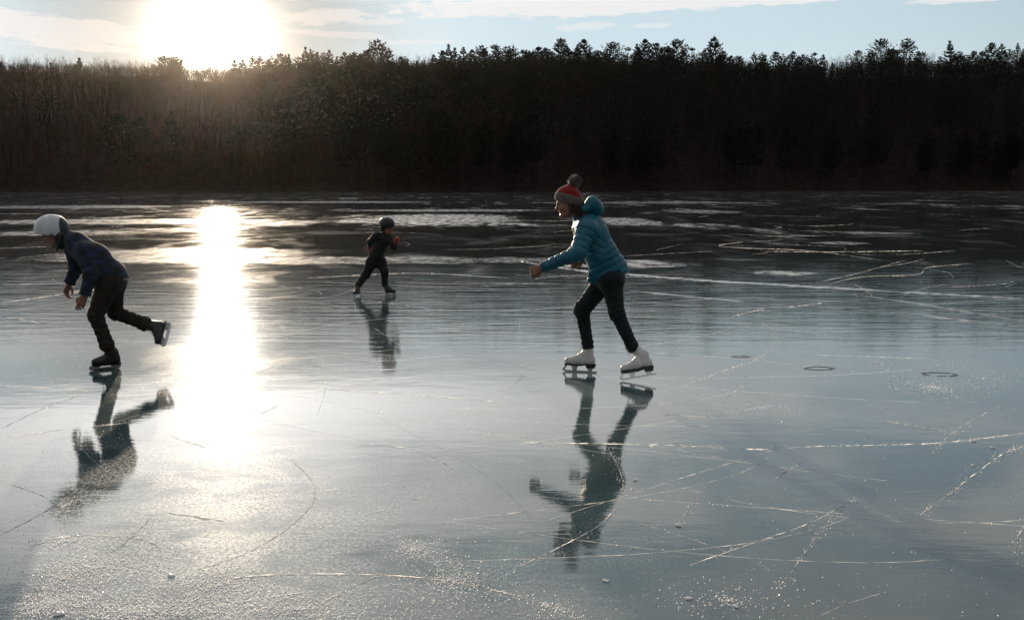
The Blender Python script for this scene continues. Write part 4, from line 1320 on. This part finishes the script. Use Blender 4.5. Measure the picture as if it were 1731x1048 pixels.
def strap(person, pts, w, mat, name='chin_strap'):
    V, Fq = [], []
    G = catmull(pts, .01)
    for i, g in enumerate(G):
        V += [tuple(g - np.array(w) / 2), tuple(g + np.array(w) / 2)]
    for i in range(len(G) - 1): Fq.append((2 * i, 2 * i + 1, 2 * i + 3, 2 * i + 2))
    o = mesh_obj(name, np.array(V), np.array(Fq), mat, person)
    md = o.modifiers.new('thick', 'SOLIDIFY'); md.thickness = .003
    return o

def left_skater():
    Ym = 8.15; Yn = 8.08; Yf = 8.26
    c0 = ground(176, 624)
    person = empty('person', (c0[0], c0[1], 0))
    tag(person, 'person in white helmet and dark blue plaid shirt, bent forward with one leg lifted', 'person', 'skaters on the ice')
    hd = at(91, 394, Ym); s = .215
    HF = fr((-.82, -.10, -.50), (-.3, 0, 1))
    hip = at(186, 474, Ym); hN = at(184, 478, Ym - .08); hFr = at(190, 476, Ym + .08)
    kN = at(162, 532, Yn - .02); aN = at(181, 583, Yn + .01)
    kF = at(194, 529, Yf); aF = at(246, 548, Yf + .02)
    neck = at(114, 405, Ym); ches = at(136, 420, Ym); mid = at(162, 444, Ym)
    sN = at(142, 424, Ym - .14); eN = at(154, 462, Ym - .20); wN = at(143, 500, Ym - .22)
    sF = at(124, 418, Ym + .14); eF = at(129, 454, Ym + .20); wF = at(117, 480, Ym + .20)
    pts = [hd, kN, aN, kF, aF, wN, wF, hip]
    D = Sdf(np.minimum.reduce(pts) - .2, np.maximum.reduce(pts) + .2, .0045)
    D.cone(hN, kN, .065, .042); D.cone(kN, aN, .040, .028); D.cone(hFr, kF, .065, .042); D.cone(kF, aF, .040, .028)
    D.cone(hN, hFr, .08, .08, k=.03); D.cone(hip, mid, .09, .085, k=.03); D.cone(mid, ches, .085, .08, k=.03); D.cone(sN, sF, .05, .05, k=.03)
    D.cone(ches, neck, .06, .047, k=.02); D.cone(neck, hd - HF[2] * .04 - HF[0] * .03, .046, .05, k=.02)
    for a, e, w in ((sN, eN, wN), (sF, eF, wF)): D.cone(a, e, .042, .033); D.cone(e, w, .033, .021)
    add_head(D, hd, HF, s, mouth=.02)
    add_hand(D, wN, nrm(wN - eN) + np.array((-.1, 0, 0)), np.array((-.3, .9, 0)), .84, .45, -1, .3)
    add_hand(D, wF, nrm(wF - eF) + np.array((-.05, 0, -.2)), np.array((.9, -.2, -.3)), .84, .75, -1, .3)
    finish(D, 'body', [M_SKIN, M_LIP, M_EYE, M_TEETH], person, matf=head_mats(hd, HF, s, 0))
    # trousers
    MP = material('brown_grey_trousers', (0.030, 0.024, 0.018), rough=0.9, spec=.2, var=.3, vscale=10, bump=.001, bscale=400, sheen=.03)
    D = Sdf(np.minimum.reduce([hN, kN, aN]) - .18, np.maximum.reduce([hFr, aF, kF]) + .2, .0055)
    tw = at(188, 462, Ym)
    D.cone(hN, hFr, .104, .104, k=.03)
    D.cone(at(188, 464, Ym - .05), hN, .10, .105, k=.03); D.cone(at(188, 464, Ym + .05), hFr, .10, .105, k=.03)
    D.cone(hN + (-.005, 0, -.02), kN, .098, .066, k=.03); D.cone(kN, aN, .064, .050, k=.02, cut='b')
    D.cone(hFr + (.0, 0, -.02), kF, .098, .062, k=.03); D.cone(kF, aF, .060, .052, k=.02, cut='b')
    D.cone(aN + (kN - aN) * .12, aN + (kN - aN) * .03, .055, .060, k=.01); D.cone(aF + (kF - aF) * .12, aF + (kF - aF) * .03, .055, .063, k=.01)
    axs = [(hN, kN), (kN, aN), (hFr, kF), (kF, aF)]
    def dj(V):
        d, p = poly_dist(V, axs)
        nk = np.minimum.reduce([np.linalg.norm(V - q, axis=1) for q in (kN, kF)]); na = np.minimum.reduce([np.linalg.norm(V - q, axis=1) for q in (aN, aF)])
        return folds(V, .007, 8, 15, (1, 1, 1.5)) + .0045 * (np.exp(-(nk / .11) ** 2) + np.exp(-(na / .14) ** 2)) * np.sin((p % 10) * 120 + 2 * np.sin(V[:, 1] * 55))
    finish(D, 'trousers', MP, person, dj, rel=2)
    # plaid shirt jacket
    MJ = plaid('blue_plaid_flannel', (0.008, 0.009, 0.013), (0.012, 0.030, 0.080), 75)
    D = Sdf(np.minimum.reduce([wN, wF, neck, hip]) - .16, np.maximum.reduce([neck, hip, wF]) + .17, .0055)
    for dy in (-.05, .05):
        D.cone(at(129, 410, Ym + dy), at(160, 438, Ym + dy), .088, .118, k=.04); D.cone(at(160, 438, Ym + dy), at(186, 466, Ym + dy), .118, .118, k=.04)
    D.cone(at(186, 466, Ym), at(188, 474, Ym), .135, .14, k=.04)
    D.cone(at(122, 406, Ym), at(113, 401, Ym), .075, .062, k=.03)
    D.cone(sN, eN, .072, .060, k=.035); D.cone(eN, wN, .058, .047, k=.025, cut='b')
    D.cone(sF, eF, .072, .060, k=.035); D.cone(eF, wF, .058, .046, k=.025, cut='b')
    D.cone(sN, at(160, 432, Ym), .07, .09, k=.04); D.cone(sF, at(160, 432, Ym), .07, .09, k=.04)
    pa = at(214, 471, Ym); pb = at(158, 491, Ym); h = pb - pa; nh = nrm(np.array((-h[2], 0, h[0]))); nh = nh if nh[2] < 0 else -nh
    D.half((pa + pb) / 2, nh, k=.01, R=.19)
    axs2 = [(at(120, 405, Ym), at(190, 470, Ym)), (sN, eN), (eN, wN), (sF, eF), (eF, wF)]
    def ds(V):
        d, p = poly_dist(V, axs2); ne = np.minimum(np.linalg.norm(V - eN, axis=1), np.linalg.norm(V - eF, axis=1))
        return folds(V, .008, 9, 31) + .005 * np.exp(-(ne / .1) ** 2) * np.sin((p % 10) * 110) - .003 * (p % 10 > 99)
    sh = finish(D, 'shirt', MJ, person, ds, rel=2)
    # pale hem of an under layer
    D = Sdf(hip - .25, hip + .25, .005)
    D.cone(at(186, 466, Ym), at(188, 474, Ym), .128, .133, k=.0); D.half((pa + pb) / 2 + nh * .012, nh, k=.003, R=.3); D.half((pa + pb) / 2 - nh * .03, -nh, k=.003, R=.3)
    reparent(finish(D, 'under_shirt_hem', material('cream_cotton', (.35, .32, .28), rough=.9), person, lambda V: folds(V, .006, 9, 31)), sh)
    # dark neck warmer
    D = Sdf(neck - .17, neck + .17, .005)
    D.cone(at(117, 404, Ym), at(104, 403, Ym), .070, .062, k=.02); D.cone(at(104, 403, Ym), at(103, 413, Ym), .055, .045, k=.02)
    finish(D, 'neck_warmer', material('dark_fleece', (.012, .018, .016), rough=.95, sheen=.4), person, lambda V: folds(V, .005, 18, 8), rel=2)
    # helmet
    MS = material('white_helmet_shell', (0.58, 0.60, 0.64), rough=0.30, spec=.5, var=.05, vscale=12, coat=.4)
    MK = material('dark_green_padding', (0.020, 0.040, 0.036), rough=0.6)
    FH = fr((-1, -.08, -.10), (0, 0, 1))
    hc = at(87, 387, Ym)
    he = helmet(person, hc, FH, np.array((.133, .108, .118)), at(87, 397, Ym), np.array((-.10, 0, -1.)), MS, MK, -.092)
    strap(person, [at(101, 396, Ym - .095), at(100, 408, Ym - .085), at(97, 420, Ym - .04), at(96, 424, Ym)], (.016, 0, 0), MK)
    strap(person, [at(86, 395, Ym - .10), at(94, 406, Ym - .09), at(98, 413, Ym - .07)], (.014, 0, 0), MK)
    D = Sdf(hd - .2, hd + .2, .005); D.ell(at(104, 397, Ym), (.060, .085, .055), k=.02)
    finish(D, 'hair', M_HAIR, person, lambda V: folds(V, .004, 40, 2))
    # skates
    t = ground(150.5, 627); h = t + nrm(ground(202, 622.5) - t) * .245
    skate(person, h, t, aN, .232, 'hockey', (M_BS, M_BSOLE, M_STEEL, M_HOLD), 31)
    h2 = at(291, 547, Yf + .10); t2 = at(281, 586, Yf - .04)
    skate(person, h2, t2, aF, .220, 'hockey', (M_BS, M_BSOLE, M_STEEL, M_HOLD), 32)

left_skater()

# ============================================================ the small child in the middle distance
def small_child():
    g0 = ground(658, 499.5); Ym = g0[1] + .06
    person = empty('person', (at(640, 490, Ym)[0], Ym, 0))
    tag(person, 'small person in black clothes, dark helmet and red mittens, skating farther out on the ice', 'person', 'skaters on the ice')
    hd = at(655, 384, Ym); s = .185
    HF = fr((.78, -.62, -.10), (0, 0, 1))
    hip = at(636, 437, Ym); hL = at(629, 443, Ym - .02); hR = at(643, 443, Ym + .03)
    kL = at(618, 465, Ym - .05); aL = at(604, 484, Ym - .13)
    kR = at(650, 460, Ym - .03); aR = at(650.5, 482, Ym)
    neck = at(653, 399, Ym); ches = at(646, 408, Ym); mid = at(640, 424, Ym)
    sR = at(636, 399, Ym - .07); eR = at(626, 408, Ym + .05); wR = at(625.5, 415, Ym + .10)
    sL = at(657, 401, Ym + .05); eL = at(666, 418, Ym - .02); wL = at(670, 409, Ym - .08)
    pts = [hd, aL, aR, wR, wL, sL, eL]
    D = Sdf(np.minimum.reduce(pts) - .16, np.maximum.reduce(pts) + .2, .0045)
    D.cone(hL, kL, .055, .038); D.cone(kL, aL, .036, .026); D.cone(hR, kR, .055, .038); D.cone(kR, aR, .036, .026)
    D.cone(hL, hR, .065, .065, k=.03); D.cone(hip, ches, .08, .075, k=.03); D.cone(sR, sL, .04, .04, k=.03); D.cone(ches, neck, .05, .038, k=.02)
    D.cone(neck, hd - HF[2] * .05 - HF[0] * .02, .04, .045, k=.02)
    for a, e, w in ((sR, eR, wR), (sL, eL, wL)): D.cone(a, e, .034, .028); D.cone(e, w, .028, .020)
    add_head(D, hd, HF, s)
    add_hand(D, wR, wR - eR, np.array((0, -1, 0)), .62, .8, 1, .3); add_hand(D, wL, wL - eL, np.array((-.7, -.3, 0)), .62, 1.0, 1, .4)
    finish(D, 'body', [M_SKIN, M_LIP, M_EYE, M_TEETH], person, matf=head_mats(hd, HF, s, 0))
    MB_ = material('black_snow_jacket', (0.012, 0.013, 0.013), rough=.75, spec=.3, var=.3, vscale=20, sheen=.15)
    MT_ = material('black_snow_trousers', (0.010, 0.012, 0.014), rough=.8, spec=.3, var=.3, vscale=20)
    D = Sdf(np.minimum.reduce([wR, hip, eL]) - .14, np.maximum.reduce([neck, sL, wL, eR]) + .14, .005)
    D.cone(at(647, 405, Ym), at(636, 432, Ym), .098, .108, k=.03); D.cone(sR, sL, .060, .060, k=.03); D.cone(at(652, 399, Ym), neck, .06, .05, k=.02)
    D.cone(sR, eR, .056, .048, k=.02); D.cone(eR, wR, .046, .038, k=.02, cut='b'); D.cone(sL, eL, .056, .048, k=.02); D.cone(eL, wL, .046, .036, k=.02, cut='b')
    D.half(at(634, 440, Ym), np.array((.25, 0, -1)), k=.01, R=.18)
    finish(D, 'jacket', MB_, person, lambda V: folds(V, .007, 13, 41), rel=2)
    D = Sdf(np.minimum.reduce([hL, aL]) - .14, np.maximum.reduce([hR, aR, hip]) + .14, .005)
    D.cone(hL, hR, .084, .084, k=.03)
    D.cone(at(635, 434, Ym), hL, .09, .082, k=.03); D.cone(at(636, 434, Ym), hR, .09, .082, k=.03)
    D.cone(hL, kL, .080, .058, k=.02); D.cone(kL, aL, .056, .048, k=.02, cut='b'); D.cone(hR, kR, .080, .058, k=.02); D.cone(kR, aR, .056, .045, k=.02, cut='b')
    D.ell(kL, (.062, .06, .06), k=.02); D.ell(kR, (.062, .06, .06), k=.02)
    finish(D, 'trousers', MT_, person, lambda V: folds(V, .008, 14, 42, (1, 1, 1.8)), rel=2)
    MM = material('red_mitten', (0.36, 0.035, 0.020), rough=.85, sheen=.6, var=.2, vscale=60)
    for w, e in ((wR, eR), (wL, eL)):
        d = nrm(w - e); D = Sdf(w - .12, w + .14, .004)
        D.cone(w - d * .02, w + d * .03, .034, .036, k=.01); D.cone(w + d * .03, w + d * .07 + np.array((0, -.01, 0)), .036, .026, k=.01)
        D.cone(w + d * .01 + np.array((.0, -.02, .01)), w + d * .05 + np.array((.0, -.045, .012)), .015, .012, k=.006)
        finish(D, 'mitten', MM, person, lambda V: folds(V, .002, 40, 4))
    MH = material('dark_helmet_shell', (0.010, 0.016, 0.015), rough=.35, spec=.4, coat=.1)
    hc = at(654, 379, Ym); FH = fr((.78, -.62, -.05), (0, 0, 1))
    helmet(person, hc, FH, np.array((.116, .098, .100)), at(654, 386.5, Ym), np.array((.1, -.1, -1.)), MH, MH, -1)
    D = Sdf(hd - .2, hd + .2, .005)
    D.ell(hd - HF[0] * .04 - HF[2] * .01, (.075, .075, .075), HF, k=.01); D.ell(hd + HF[1] * .07, (.035, .02, .04), k=.01); D.ell(hd - HF[1] * .07, (.035, .02, .04), k=.01)
    finish(D, 'helmet_padding', material('black_padding', (.012, .012, .012), rough=.9), person)
    strap(person, [hd - HF[1] * .085, hd - HF[1] * .07 - HF[2] * .07 + HF[0] * .02, hd - HF[2] * .092 + HF[0] * .045], (.010, .006, 0), MH)
    t = ground(670, 499.8); h = ground(649, 498.6)
    h = t + nrm(h - t) * .185
    skate(person, h, t, aR, .178, 'hockey', (M_BS, M_BSOLE, M_STEEL, M_HOLD), 51)
    t = ground(599.5, 502.6); h = t + nrm(np.array((.06, .19, .0))) * .185
    skate(person, h, t, aL, .178, 'hockey', (M_BS, M_BSOLE, M_STEEL, M_HOLD), 52)

small_child()
# ------------------------------------------------------------------ added scattering volume, imitates the lens's veiling glare around the sun
import bmesh
hm = bpy.data.materials.new('glare_haze'); hm.use_nodes = True
hn = hm.node_tree
for n in list(hn.nodes):
    if n.type == 'BSDF_PRINCIPLED': hn.nodes.remove(n)
pv = hn.nodes.new('ShaderNodeVolumePrincipled')
pv.inputs['Color'].default_value = (1.0, 0.9, 0.78, 1); pv.inputs['Density'].default_value = 0.0000085; pv.inputs['Anisotropy'].default_value = 0.92
hn.links.new(pv.outputs[0], hn.nodes['Material Output'].inputs['Volume'])
bm = bmesh.new(); bmesh.ops.create_cube(bm, size=1.0)
bmesh.ops.scale(bm, vec=(3400, 3400, 135), verts=bm.verts[:]); bmesh.ops.translate(bm, vec=(0, 1200, 63.5), verts=bm.verts[:])
me = bpy.data.meshes.new('glare_haze'); bm.to_mesh(me); bm.free(); me.materials.append(hm)
hz = bpy.data.objects.new('glare_haze', me); COL.objects.link(hz)
tag(hz, 'added scattering volume over the lake, imitating lens glare towards the sun', 'glare_haze', kind='stuff')
